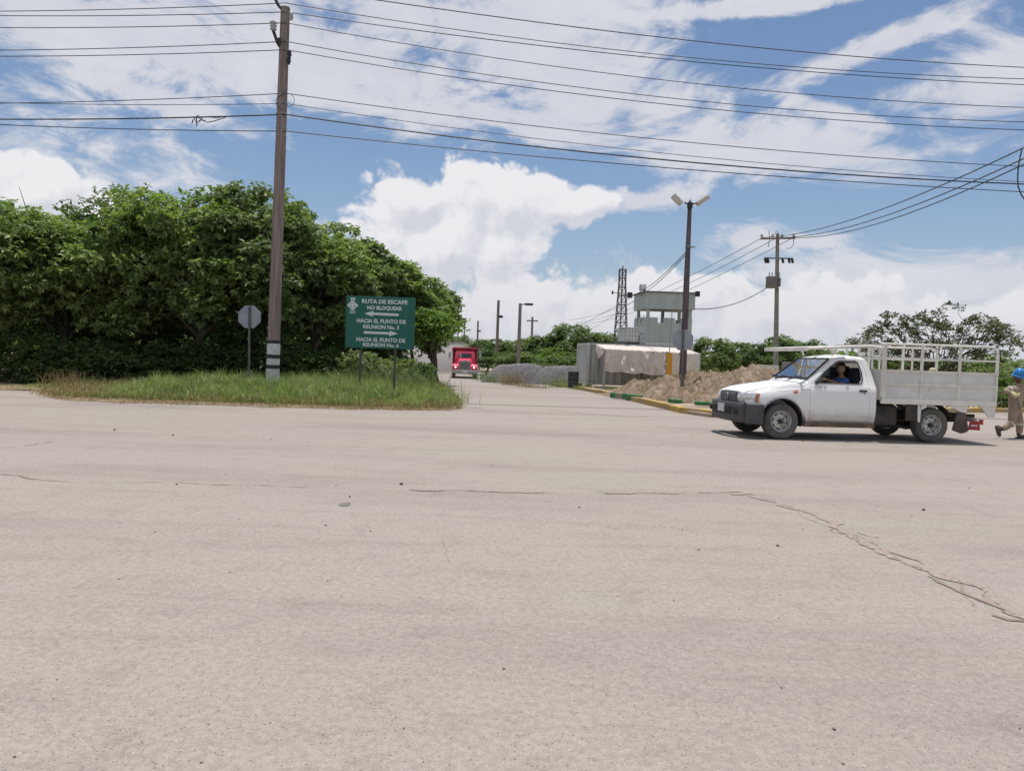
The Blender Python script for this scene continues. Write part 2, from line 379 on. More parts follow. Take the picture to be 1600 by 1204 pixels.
rr = [(p.x, p.y) for p in (G(775, 586), G(820, 594), G(880, 604), G(940, 615), G(1000, 629), G(1040, 638), G(1075, 647), G(1110, 652))]
far_l = (rl[-1][0] - 14, rl[-1][1] + 75); far_r = (far_l[0] + 9, far_l[1])
sheet('road', [(-70, -20), (70, -20), (70, 34), (6, 34), (4.6, 38)] + [(rr[2][0] + .6, rr[2][1]), (rr[1][0] + .6, rr[1][1]), (rr[0][0] + .6, rr[0][1]), far_r, far_l,
      (rl[-1][0] - 1, rl[-1][1]), (rl[-2][0] - 1, rl[-2][1]), (-5, 30), (-70, 26)], 0.0, M_road, step=2)
# left verge (grass), right lot
vl = [(p.x, p.y) for p in (G(0, 609), G(60, 612), G(75, 621), G(130, 627), G(220, 630), G(330, 633), G(450, 637), G(560, 640), G(650, 641), G(705, 641))]
VERGE = [(-70, vl[0][1])] + vl + rl + [far_l, (far_l[0] - 90, far_l[1]), (-110, 60)]
VERGE2 = []
for (xa, ya), (xb, yb) in zip(VERGE, VERGE[1:] + VERGE[:1]):
    L_ = math.hypot(xb - xa, yb - ya); n_ = max(1, min(60, int(L_ / 0.25))) if ya < 40 and yb < 40 and xa > -20 and xb > -20 else 1
    for i in range(n_):
        x_, y_ = xa + (xb - xa) * i / n_, ya + (yb - ya) * i / n_; j_ = 0.22 if n_ > 1 else 0
        VERGE2.append((x_ + j_ * fbm(x_, y_, 1.3, 4, 5.0), y_ + j_ * 1.6 * fbm(x_, y_, 1.1, 5, 8.0)))
M_vsoil = mat('straw_soil', (0.235, 0.165, 0.105), (0.15, 0.115, 0.065), 0.95, scale=2.5, bump=0.6, bscale=18, third=((0.33, 0.26, 0.19), 6, 0.5, 0.65))
sheet('verge_ground', VERGE2, 0.006, M_vsoil, step=1.0, relief=0.05, rscale=0.9)
pr = [G(1200, 655), G(1330, 654), G(1450, 646), G(1565, 643), G(1800, 650)]
kerb_line = [Vector((x, y, 0)) for x, y in rr] + [Vector((p.x, p.y, 0)) for p in pr]
LOT = [(p.x, p.y) for p in kerb_line] + [(70, 26), (90, 120), (far_r[0], far_r[1])]
sheet('lot_ground', LOT, 0.09, M_lot, step=1.0, relief=0.05, rscale=0.7, edge=0.15)

def resample(pts, step):
    out = [pts[0].copy()]; acc = 0
    for a, b in zip(pts, pts[1:]):
        L = (b - a).length; d = step - acc
        while d <= L:
            out.append(a.lerp(b, d / L)); d += step
        acc = (acc + L) % step if L else acc
    return out
def smooth(pts, n=2):
    for _ in range(n):
        q = [pts[0]]
        for a, b in zip(pts, pts[1:]): q += [a.lerp(b, 0.25), a.lerp(b, 0.75)]
        pts = q + [pts[-1]]
    return pts
kl = resample(smooth(kerb_line, 2), 1.5)
kerb = empty('kerb', kl[0], kind='structure')
for i, (a, b) in enumerate(zip(kl, kl[1:])):
    d = (b - a); a2 = a + d * 0.01; b2 = b - d * 0.01; k = MB()
    hh = 0.17 + rnd.uniform(-0.015, 0.015)
    a2 = Vector((a2.x, a2.y, zg(a2.y) + hh / 2 - 0.02 - kl[0].z)) - Vector((kl[0].x, kl[0].y, 0)); b2 = Vector((b2.x, b2.y, zg(b2.y) + hh / 2 - 0.02 - kl[0].z)) - Vector((kl[0].x, kl[0].y, 0))
    k.bar(a2, b2, 0.24, hh + 0.04); k.build('kerb_stone', M_yel, kerb, bevel=0.02)
# inner green kerb, three visible stretches
gk = empty('green_kerb', G(955, 622), kind='structure'); o0 = gk.location.copy()
for (xa, ya, xb, yb) in ((955, 623, 978, 625), (978, 625, 1001, 628), (1046, 634, 1063, 636), (1085, 639, 1112, 640), (1112, 640, 1150, 641)):
    a, b = G(xa, ya), G(xb, yb); a.z += 0.14; b.z += 0.14; a = a.lerp(b, 0.01)
    MB().bar(a - o0, b - o0, 0.16, 0.20).build('kerb_stone', M_kgreen, gk, bevel=0.02)

# cracks and joints in the road
M_crack = mat('crack_dirt', (0.16, 0.13, 0.10), (0.24, 0.195, 0.16), 0.95, scale=20)
M_seam = mat('seam_dirt', (0.25, 0.20, 0.165), (0.30, 0.245, 0.205), 0.95, scale=9)
def crack(pts, wd, m, seed=0, gap=0.0, jit=0.06):
    q = resample([G(*p) for p in pts], 0.07); rr_ = random.Random(seed); mb = MB(); n = len(q); prev = None
    for i in range(n - 1):
        d = (q[i + 1] - q[i]).normalized(); s_ = Vector((-d.y, d.x, 0))
        off = s_ * (jit * 2.2 * fbm(i * 0.09, seed, 1.0)); ww = wd * max(0.12, 0.5 + 1.6 * fbm(i * 0.21, seed + 9, 1.0) + rr_.uniform(-.2, .2))
        c = q[i] + off; cur = (c + s_ * ww, c - s_ * ww)
        skip = gap and fbm(i * 0.05, seed + 3, 1.0) < gap
        if prev and not skip:
            mb.add([(p.x, p.y, p.z + 0.0015 + 0.0004 * (seed % 12)) for p in (prev[0], prev[1], cur[1], cur[0])], [(0, 1, 2, 3)])
        prev = cur
    return mb.build('road_crack', m, kind='structure')
crack([(1190, 778), (1300, 822), (1420, 878), (1500, 915), (1600, 972)], 0.012, M_seam, 1, -0.25)
crack([(1340, 832), (1360, 838), (1388, 840)], 0.012, M_crack, 2)
crack([(1450, 900), (1480, 915), (1530, 940), (1600, 976)], 0.012, M_crack, 3, -0.05)
crack([(1550, 961), (1570, 966), (1590, 969), (1640, 966)], 0.022, M_crack, 19, -.3, .1)
crack([(640, 764), (800, 768), (1000, 770), (1130, 771), (1190, 772)], 0.016, M_seam, 4, -0.1)
crack([(1090, 770), (1140, 771), (1175, 769)], 0.012, M_crack, 5, -0.2)
crack([(-10, 741), (30, 743), (70, 750)], 0.016, M_crack, 6)
crack([(60, 750), (130, 754), (220, 753), (350, 757), (520, 761)], 0.010, M_seam, 7, 0.0)
crack([(860, 640), (920, 647), (980, 651), (1060, 652)], 0.05, M_seam, 8, -0.2)
crack([(695, 636), (740, 637), (760, 638)], 0.04, M_crack, 9)
crack([(0, 700), (50, 695), (90, 688)], 0.012, M_seam, 10)
crack([(1460, 905), (1560, 950), (1640, 990)], 0.02, M_seam, 11, -0.1, 0.05)
crack([(0, 621), (60, 622), (110, 620)], 0.03, M_crack, 12)
crack([(1000, 705), (1200, 712), (1400, 722)], 0.010, M_seam, 13, 0.15)
crack([(690, 770), (700, 900), (705, 1000)], 0.004, M_seam, 14, 0.1, 0.02)
crack([(1180, 690), (1400, 700), (1590, 712)], 0.012, M_seam, 16, 0.1)
M_chip = mat('chipped_joint', (0.36, 0.295, 0.255), (0.22, 0.18, 0.155), 0.95, scale=28, detail=8, contrast=(.42, .6))
crack([(1150, 772), (1230, 792), (1300, 820), (1420, 876), (1500, 913), (1620, 978)], 0.045, M_chip, 21, -.4, .12)
crack([(1300, 826), (1360, 850), (1450, 888)], 0.03, M_chip, 22, -.1, .15)
crack([(640, 765), (800, 769), (1000, 771), (1190, 773)], 0.03, M_chip, 23, -.1)
crack([(1500, 922), (1490, 935), (1500, 950)], 0.008, M_crack, 25, 0, .1)
# a grey oil patch and loose pebbles
p0 = G(539, 788); mb = MB(); ring = []
for k in range(24):
    a = k / 24 * 2 * math.pi; rr_ = 1 + 0.35 * fbm(math.cos(a) * 1.4, math.sin(a) * 1.4, 1.0)
    ring.append((p0.x + 0.055 * rr_ * math.cos(a), p0.y + 0.085 * rr_ * math.sin(a), 0.004))
mb.add(ring, [tuple(range(24))]); mb.build('oil_stain', mat('oil', (0.14, 0.135, 0.14), (0.19, 0.18, 0.17), 0.7, scale=12), kind='structure')
def pebbles(n, seed):
    rg = np.random.default_rng(seed); mb = MB()
    for i in range(n):
        y = 2.2 + 17 * rg.random() ** 1.6; x = (rg.random() - 0.5) * 2 * y * 0.75; s_ = (0.0025 + 0.006 * rg.random() ** 3) * (1 + y * 0.05)
        mb.ball((x, y, s_ * 0.5), s_, 5, 3, (1, 0.8 + 0.4 * rg.random(), 0.6))
    return mb
pebbles(170, 3).build('pebbles', mat('pebble', (0.13, 0.12, 0.11), (0.33, 0.29, 0.25), 0.9, scale=3), kind='stuff', label='small dark pebbles and grit scattered over the pale dusty road', cat='pebbles')
for (px, py, s_) in ((1443, 797, 0.03), (627, 757, 0.035), (546, 776, 0.02), (179, 672, 0.035), (270, 680, 0.03), (1215, 853, 0.02), (905, 793, 0.018), (276, 757, 0.02)):
    p = G(px, py); q = MB(); s_ *= .6; q.ball((0, 0, 0.4 * s_), s_, 7, 5, (1, 0.8, 0.75)); st = q.build('stone', mat('dark_stone', (0.06, 0.055, 0.05), (0.12, 0.10, 0.09), 0.9, scale=30), loc=(p.x, p.y, p.z))
    where = {1443: 'single dark stone on the bare road below the pickup', 627: 'largest dark stone near the middle road seam', 546: 'small dark stone just above the grey oil stain', 179: 'lone dark stone on the road left of the verge middle',
             270: 'lone dark stone right of another on the far left road', 1215: 'dark chip near the diagonal road seam start', 905: 'tiny dark stone below the straight seam on the road', 276: 'small dark stone on the left seam of the road'}[px]
    tag(st, where, 'stone', 'loose stones on the road')

# ------------------------------------------------------------------ vegetation
L_tree = leafmat('broad_leaf', (0.105, 0.165, 0.058), (0.195, 0.260, 0.090), (0.38, 0.43, 0.18))
L_tree2 = leafmat('grey_leaf', (0.095, 0.140, 0.065), (0.155, 0.205, 0.090), (0.30, 0.34, 0.18))
L_bright = leafmat('bright_leaf', (0.10, 0.18, 0.03), (0.14, 0.22, 0.04), (0.25, 0.32, 0.08))
L_dark = leafmat('dark_leaf', (0.055, 0.10, 0.036), (0.085, 0.135, 0.045), (0.17, 0.22, 0.08))  # darker leaf colour, also painting in the shade under and behind the left trees
L_sparse = leafmat('grey_green_leaf', (0.075, 0.095, 0.05), (0.10, 0.12, 0.06), (0.16, 0.18, 0.10), 0.2)
L_far = leafmat('far_leaf', (0.09, 0.145, 0.058), (0.15, 0.205, 0.08), (0.26, 0.31, 0.13))
L_grass = leafmat('grass_blade', (0.16, 0.235, 0.075), (0.27, 0.335, 0.125), (0.50, 0.48, 0.27), 0.35, 0.6)
L_dry = leafmat('dry_blade', (0.30, 0.215, 0.115), (0.22, 0.155, 0.085), (0.46, 0.37, 0.22), 0.2, 0.8)
L_weed = leafmat('weed_leaf', (0.11, 0.16, 0.065), (0.18, 0.22, 0.10), (0.30, 0.31, 0.18))

def leaves(rg, blobs, per_blob, leaflets, L, Wd, up=0.55, fill=0.25, droop=0.35):
    """blobs: (n,6) centre+radii. Sprays of kite-shaped leaflets over the outside of each blob, upper side first."""
    n = len(blobs); B = np.repeat(np.asarray(blobs, float), per_blob, axis=0); k = len(B)
    d = rg.normal(size=(k, 3)); d /= np.linalg.norm(d, axis=1)[:, None]
    flip = (d[:, 2] < 0) & (rg.random(k) < up); d[flip, 2] *= -1
    r = 1 - fill * rg.random(k) ** 1.5; r = np.where(rg.random(k) < 0.12, 0.4 + 0.5 * rg.random(k), r) * (1 + 0.14 * rg.normal(size=k))
    C = B[:, :3] + d * B[:, 3:] * r[:, None]
    C = np.repeat(C, leaflets, axis=0); D = np.repeat(d, leaflets, axis=0); m = len(C)
    a0 = np.repeat(rg.random(k) * 6.283, leaflets); j = np.tile(np.arange(leaflets), k)
    an = a0 + j * (6.283 / leaflets) + rg.normal(size=m) * 0.35
    pitch = -droop + 0.45 * rg.normal(size=m)
    ax = np.stack([np.cos(an) * np.cos(pitch), np.sin(an) * np.cos(pitch), np.sin(pitch)], 1)
    ax += D * 0.45; ax /= np.linalg.norm(ax, axis=1)[:, None]
    upv = np.array([0, 0, 1.0]) + rg.normal(size=(m, 3)) * 0.45 + D * 0.3
    sd = np.cross(ax, upv); sd /= (np.linalg.norm(sd, axis=1)[:, None] + 1e-6)
    nn = np.cross(sd, ax); s = (0.65 + 0.7 * rg.random(m))[:, None]
    st = C + ax * 0.06 * L * s; tip = C + ax * L * s - nn * L * 0.12 * s; mid = C + ax * L * 0.52 * s + nn * L * 0.05
    V = np.stack([st, mid + sd * Wd * s, tip, mid - sd * Wd * s], 1).reshape(-1, 3)
    F = np.arange(m * 4).reshape(-1, 4)
    return V, F
def crown_blobs(rg, n, rad, blob, flat=0.55, low=-0.6, c=(0, 0, 0)):
    out = []
    for _ in range(n):
        while True:
            d = rg.normal(size=3); d /= np.linalg.norm(d)
            if d[2] > low: break
        r = 1 - 0.45 * rg.random() ** 1.4; b = blob * (0.65 + 0.7 * rg.random())
        p = np.array(c) + d * np.array(rad) * r
        out.append([p[0], p[1], p[2], b * (0.9 + .3 * rg.random()), b * (0.9 + .3 * rg.random()), b * flat * (0.8 + .4 * rg.random())])
    return out
def limb(mb, a, b, r0, r1, rg, n=5, sag=0.12, seg=6):
    a, b = Vector(a), Vector(b); L = (b - a).length; pts = []
    for i in range(n + 1):
        t = i / n; p = a.lerp(b, t); w_ = math.sin(t * math.pi) * L * sag
        pts.append(p + Vector((rg.normal() * w_ * .5, rg.normal() * w_ * .5, w_ * 0.6)))
    mb.tube(pts, [r0 + (r1 - r0) * i / n for i in range(n + 1)], seg); return pts
def tree(name, x, y, base_h, rad, nblob, blob, per, seed, leaf=L_tree, L=0.24, Wd=0.055, leaflets=7, trunk=0.16, stems=1, limbs=10, flat=0.55, low=-0.6, top=None, **kw):
    """base_h: crown centre height; rad: crown half sizes"""
    rg = np.random.default_rng(seed); z0 = zg(y)
    t = empty(name, (x, y, z0), **kw); cc = (0, 0, base_h)
    bl = crown_blobs(rg, nblob, rad, blob, flat, low, cc)
    if top: bl += [[*b] for b in top]
    V, F = leaves(rg, bl, per, leaflets, L, Wd)
    link('crown', npmesh('crown', V, F, leaf), t)
    for s in range(stems):
        a = s * 2.4 + rg.random(); mb = MB(); fx, fy = 0.25 * s * math.cos(a), 0.25 * s * math.sin(a)
        fork = Vector((rg.normal() * 0.2 * rad[0] * .4 + fx * 2, rg.normal() * .2, base_h * 0.45)); k_ = trunk * (1 if s == 0 else 0.7)
        limb(mb, (fx, fy, -0.1), fork, k_ * 1.25, k_ * 0.8, rg, sag=0.05, seg=9)
        mb.build('trunk', M_bark, t, smooth=60)
        mb = MB(); idx = rg.choice(len(bl), min(limbs, len(bl)), replace=False)
        for i in idx:
            e = Vector(bl[i][:3]); p = limb(mb, fork, e, k_ * 0.5, 0.02, rg, sag=0.16)
            for q in range(2): limb(mb, p[3], e + Vector(rg.normal(size=3) * min(blob, .7) * 0.7), k_ * 0.2, 0.008, rg, n=3, seg=4)
        for i in range(12):
            b_ = bl[int(rg.integers(len(bl)))]; d_ = Vector((b_[0], b_[1], (b_[2] - base_h) * 1.2)); d_.normalize(); e = Vector(b_[:3]); limb(mb, e, e + (d_ + Vector(rg.normal(size=3) * .3)) * (min(b_[3], .75) * rg.uniform(.9, 1.4)), 0.010, 0.003, rg, n=4, sag=.2, seg=4)
        mb.build('limbs', M_bark, t, smooth=60)
    return t
def at(px, Y): # x on the ground for a picture column
    d = ray(px, 560); return d.x / d.y * Y
def hz(px, Y): return (557 + (px - 800) * math.tan(TH))
def topz(px, py, Y): return P(px, py, Y).z - zg(Y)

DEEP = []
GL = 'broad leafed trees along the left verge'
def vtree(px, Y, top_px, halfw_px, seed, lab, low_z=0.75, leaf=L_tree, nb=56, per=78, ry=2.7, **kw):
    if leaf is L_tree and seed % 2 and seed != 11: leaf = L_tree2
    kw.setdefault('L', 0.155 + 0.08 * ((seed * 37) % 10) / 10)
    x = at(px, Y); zt = topz(px, top_px, Y) ; rx = halfw_px / 1200 * Y; c = (zt + low_z) / 2; rz = (zt - low_z) / 2
    kw.setdefault('Wd', kw['L'] * 0.25)
    return tree('broadleaf_tree', x, Y, c, (rx, ry, rz * 0.93), nb, max(0.55, rx * 0.30), per, seed, leaf=leaf, label=lab, cat='tree', group=GL, **kw)
vtree(-60, 25.5, 300, 150, 11, 'broad green tree cut by the left edge of the photo', nb=60)
vtree(95, 27.0, 318, 130, 12, 'slightly lower green tree between the left edge tree and the dark topped one', nb=60)
vtree(215, 29.5, 296, 120, 13, 'tree behind the others whose darker top pokes up under the left white cloud', leaf=L_dark, nb=50)
vtree(290, 27.0, 298, 125, 14, 'wide full tree midway along the left row, no pole in front of it', nb=70)
vtree(395, 28.0, 290, 115, 15, 'tallest green tree just left of and behind the big wooden pole', nb=70)
vtree(485, 29.5, 315, 85, 16, 'green tree just right of the big wooden pole with thin twigs on top', nb=52)
vtree(560, 32.0, 380, 75, 17, 'lower rounded tree rising straight above the green escape route sign', nb=52, low_z=1.2)
vtree(628, 36.0, 408, 62, 18, 'tree behind the right edge of the green escape route sign', nb=46, low_z=1.8)
vtree(680, 39.0, 452, 32, 19, 'last small tree at the right end of the left row, darker and ragged', nb=30, low_z=2.6, leaf=L_tree, ry=1.6)
vtree(674, 34.0, 490, 33, 20, 'small bright yellow green tree right beside the green sign', nb=26, low_z=1.75, leaf=L_bright, ry=1.3, trunk=0.07)
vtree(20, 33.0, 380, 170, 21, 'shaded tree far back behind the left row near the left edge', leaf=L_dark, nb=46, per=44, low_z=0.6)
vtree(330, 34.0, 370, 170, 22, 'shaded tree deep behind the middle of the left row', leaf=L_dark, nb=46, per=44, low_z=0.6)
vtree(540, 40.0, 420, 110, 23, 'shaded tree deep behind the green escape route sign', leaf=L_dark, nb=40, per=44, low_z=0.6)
for i, (px, Y, t_, hw, lab) in enumerate([(60, 38, 400, 110, 'deep shaded tree at the far left behind the dark thicket'), (190, 39, 410, 100, 'deep shaded tree behind the left third of the row'), (300, 38, 410, 90, 'deep shaded tree left of the octagonal sign, far behind'), (395, 39, 400, 90, 'deep shaded tree far behind the octagonal sign'), (490, 40, 410, 80, 'deep shaded tree far behind, right of the big pole'), (575, 43, 430, 75, 'deep shaded tree far behind the left half of the green sign'), (640, 46, 470, 50, 'deep shaded tree far behind the right edge of the green sign')]): DEEP.append((px, Y, t_, hw, 4, lab))
# undergrowth below the trees: bushes
GB = 'bushes under the left trees'
def bush(name, x, y, rx, ry, h, seed, leaf, lab, grp, nb=16, per=40, L=0.16, Wd=0.035, **kw):
    rg = np.random.default_rng(seed); t = empty(name, (x, y, zg(y)), label=lab, cat='bush', group=grp)
    bl = crown_blobs(rg, nb, (rx, ry, h * 0.55), min(rx, h) * 0.42, 0.8, -0.8, (0, 0, h * 0.45))
    bl = [b for b in bl if b[2] > 0.05]
    V, F = leaves(rg, bl, per, 6, L, Wd, up=0.5, droop=0.1); V[:, 2] = np.maximum(V[:, 2], 0.02)
    link('foliage', npmesh('foliage', V, F, leaf), t)
    mb = MB()
    for i in range(6):
        b = bl[i % len(bl)]; limb(mb, (rg.normal() * .1, rg.normal() * .1, 0), b[:3], 0.03, 0.008, rg, n=3, seg=5)
    mb.build('stems', M_bark, t); return t
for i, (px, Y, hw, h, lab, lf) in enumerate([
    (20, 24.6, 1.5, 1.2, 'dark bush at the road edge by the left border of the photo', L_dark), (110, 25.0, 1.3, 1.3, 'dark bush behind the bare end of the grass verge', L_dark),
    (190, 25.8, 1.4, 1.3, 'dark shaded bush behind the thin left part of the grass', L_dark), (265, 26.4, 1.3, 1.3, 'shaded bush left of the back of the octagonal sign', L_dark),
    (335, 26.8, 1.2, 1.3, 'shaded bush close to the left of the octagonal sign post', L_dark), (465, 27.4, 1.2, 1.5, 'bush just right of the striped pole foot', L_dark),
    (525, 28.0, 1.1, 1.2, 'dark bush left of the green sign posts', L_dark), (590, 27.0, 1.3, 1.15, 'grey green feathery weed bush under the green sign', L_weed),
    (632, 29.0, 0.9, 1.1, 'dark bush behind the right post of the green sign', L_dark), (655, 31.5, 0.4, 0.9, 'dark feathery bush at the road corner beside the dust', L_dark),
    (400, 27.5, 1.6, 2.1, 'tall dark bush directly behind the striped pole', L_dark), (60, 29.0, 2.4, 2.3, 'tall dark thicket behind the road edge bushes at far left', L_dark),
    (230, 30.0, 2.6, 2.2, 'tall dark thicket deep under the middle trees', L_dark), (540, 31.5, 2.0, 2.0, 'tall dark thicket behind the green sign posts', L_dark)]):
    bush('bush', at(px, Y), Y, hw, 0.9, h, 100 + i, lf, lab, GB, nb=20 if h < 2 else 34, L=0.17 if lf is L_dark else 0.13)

# grass on the verge
def inside(poly, X, Y):
    c = np.zeros(len(X), bool); n = len(poly)
    for i in range(n):
        x1, y1 = poly[i]; x2, y2 = poly[(i + 1) % n]
        t = ((y1 > Y) != (y2 > Y)) & (X < (x2 - x1) * (Y - y1) / (y2 - y1 + 1e-9) + x1); c ^= t
    return c
ZG = np.vectorize(zg)
def blades(rg, X, Y, Z, H, Wd, lean=0.35, m=L_grass, name='grass', **kw):
    n = len(X); an = rg.random(n) * 6.283; la = lean * H * np.abs(rg.normal(size=n)); az_ = rg.random(n) * 6.283
    dx, dy = np.cos(az_) * la, np.sin(az_) * la; sx, sy = np.cos(an) * Wd / 2, np.sin(an) * Wd / 2
    b = np.stack([X, Y, Z], 1); mid = b + np.stack([dx * .35, dy * .35, H * 0.6], 1); tip = b + np.stack([dx, dy, H * (1 - 0.3 * (la / (H + 1e-6)) ** 2).clip(0.3)], 1)
    s = np.stack([sx, sy, np.zeros(n)], 1)
    V = np.stack([b - s, b + s, mid + s * 0.8, tip, mid - s * 0.8], 1).reshape(-1, 3)
    o = np.arange(n)[:, None] * 5
    F = np.concatenate([o + np.array([[0, 1, 2, 4]]), o + np.array([[4, 2, 3, 3]])])
    F3 = np.concatenate([o + np.array([[0, 1, 2]]), o + np.array([[0, 2, 4]]), o + np.array([[4, 2, 3]])])
    return link(name, npmesh(name, V, F3, m), **kw)
rg = np.random.default_rng(5)
def edge_dist(X, Y):
    e = np.full(len(X), 9.0)
    pts = [(-70, vl[0][1])] + vl + rl
    for (x1, y1), (x2, y2) in zip(pts, pts[1:]):
        dx, dy = x2 - x1, y2 - y1; t = np.clip(((X - x1) * dx + (Y - y1) * dy) / (dx * dx + dy * dy), 0, 1)
        e = np.minimum(e, np.hypot(X - x1 - t * dx, Y - y1 - t * dy))
    return e
NZ = lambda X, Y, s, z=0: np.array([noise.noise(Vector((a * s, b * s, z))) for a, b in zip(X, Y)])
X = rg.uniform(-14, -0.8, 90000); Y = rg.uniform(18.6, 34, 90000)
k = inside(VERGE, X, Y); X, Y = X[k], Y[k]; e = edge_dist(X, Y); nzv = NZ(X, Y, 1.1)
den = np.clip((e + 0.25 * nzv - 0.10) / 0.5, 0, 1) * np.clip((27.5 - Y + 3 * (X > -6) * (X + 6) * .5) / 3, 0.0, 1) * np.where(X < -11.2, 0.2, 1)
k = rg.random(len(X)) < den * 1.25; Xg, Yg, eg, ng = X[k], Y[k], e[k], nzv[k]
H = (0.08 + 0.26 * np.clip(eg / 2.2, 0, 1) + 0.20 * ng + 0.10 * NZ(Xg, Yg, 3.5, 7)) * rg.uniform(0.6, 1.35, len(Xg)); H = np.clip(H * 1.3 * np.clip(1 + (Xg + 8.5) / 6.0, 0.45, 1) * (1 + 0.35 * NZ(Xg, Yg, 0.6, 3)), 0.05, 0.95)
blades(rg, Xg, Yg, ZG(Yg) + 0.06, H, rg.uniform(0.012, 0.030, len(Xg)), 0.6, kind='stuff', label='uncut green grass covering the left verge', cat='grass')
k = (e < 1.7 + 1.6 * nzv) & (rg.random(len(X)) < 0.75) & (X > -12.6) | (X < -8.8) & (X > -12.6) & (rg.random(len(X)) < 0.3); Xd, Yd, ed = X[k], Y[k], e[k]
blades(rg, Xd, Yd, ZG(Yd) + 0.045, rg.uniform(0.06, 0.22, len(Xd)) + 0.05 * ed, rg.uniform(0.008, 0.018, len(Xd)), 1.0, L_dry, 'dry_grass', kind='stuff', label='straw coloured dead grass along the road edge of the left verge', cat='grass')
pe = [(x_, y_) for x_, y_ in vl + rl if x_ > -13]; seg_ = rg.integers(0, len(pe) - 1, 9000); tt = rg.random(9000); pe = np.array(pe)
Le = np.hypot(*(pe[1:] - pe[:-1]).T); seg_ = rg.choice(len(pe) - 1, 9000, p=Le / Le.sum()); pp_ = pe[seg_] + (pe[seg_ + 1] - pe[seg_]) * tt[:, None]; nn_ = NZ(pp_[:, 0], pp_[:, 1], 1.7, 2)
Xe = pp_[:, 0] + rg.normal(size=9000) * .05; Ye = pp_[:, 1] + 0.12 + rg.normal(size=9000) * (0.10 + 0.20 * np.clip(nn_ + .3, 0, 1)); k = rg.random(9000) < np.clip(.55 + 1.3 * nn_, .08, 1)
blades(rg, Xe[k], Ye[k], ZG(Ye[k]) + 0.004, rg.uniform(0.03, 0.15, k.sum()), rg.uniform(0.008, 0.02, k.sum()), 1.8, L_dry, 'dry_grass', kind='stuff', label='flattened dead grass spilling onto the road from the left verge', cat='grass')
# clumps of seeding grass right of the sign and at the corner
def tuft(name, px, Y, n, sp, H, lab, grp, m=L_grass, wd=0.014, lean=0.45, seed=0, cat='weed', zoff=0.05):
    r_ = np.random.default_rng(900 + seed); x = at(px, Y)
    X = r_.normal(size=n) * sp; Y_ = r_.normal(size=n) * sp * .8
    o = blades(r_, X, Y_, np.zeros(n), H * r_.uniform(0.45, 1.1, n), wd * r_.uniform(.6, 1.2, n), lean, m, name)
    o.location = (x, Y, zg(Y) + zoff); return tag(o, lab, cat, grp)
GT = 'grass clumps on the left verge'
for i, (px, Y, n, sp, H, lab, m) in enumerate([
    (612, 24.5, 700, 0.75, 1.0, 'high pale feathery grass clump between the green sign posts', L_weed), (640, 26.0, 400, 0.45, 0.75, 'high feathery grass clump right of the green sign post', L_weed),
    (575, 25.5, 500, 0.7, 0.9, 'high feathery grass clump left of the green sign post', L_weed), (700, 21.6, 260, 0.28, 0.42, 'green clump at the right front corner of the verge', L_grass),
    (676, 25.5, 300, 0.4, 0.45, 'green clump near the road on the verge right side', L_grass), (120, 20.6, 120, 0.35, 0.3, 'thin straw clump at the left tip of the verge', L_dry),
    (520, 20.2, 160, 0.4, 0.38, 'pale straw clump at the front edge below the sign left side', L_dry), (300, 20.2, 140, 0.5, 0.3, 'flat straw clump at the front of the verge left half', L_dry),
    (686, 33.0, 60, 0.25, 0.5, 'brown dry weed at the verge edge before the dust', L_dry), (105, 22.4, 200, 0.35, 0.55, 'tan dry weed in front of the dark bushes at far left', L_dry)]):
    tuft('grass_clump', px, Y, n, sp, H, lab, GT, m, seed=i)

# --------- right side: lot weeds, far tree line, sparse tree, field
GF = 'far trees beyond the gravel piles'
far_meshes = []
def far_mesh(seed, leaf, nb=34, per=60, L=0.55, Wd=0.15):
    rg = np.random.default_rng(seed); bl = crown_blobs(rg, nb, (1, 1, 1), 0.34, 0.6, -0.5)
    V, F = leaves(rg, bl, per, 5, L / 5, Wd / 5); return npmesh('crown', V, F, leaf)
FM = [far_mesh(50 + i, L_far) for i in range(4)] + [far_mesh(60, L_dark), far_mesh(61, L_bright)]
tm = MB(); tm.tube([(0, 0, 0), (0.1, 0, .5), (0, 0.05, 1)], [0.06, 0.045, 0.03], 7); TMESH = tm.mesh('trunk', M_bark, 60)
def far_tree(px, Y, top, hw, k, lab, low=0.2, grp=GF):
    x = at(px, Y); zt = topz(px, top, Y); rx = hw / 1200 * Y
    t = empty('bushy_tree', (x, Y, zg(Y)), label=lab, cat='tree', group=grp)
    c = link('crown', FM[k], t); c.location = (0, 0, (zt + low) / 2); rz = (zt - low) / 2 * 0.95; c.scale = (rx, max(rx, 2), rz); c.rotation_euler = (0, 0, rnd.uniform(-0.4, 0.4))
    tr = link('trunk', TMESH, t); tr.scale = (2.5, 2.5, (zt + low) / 2); return t
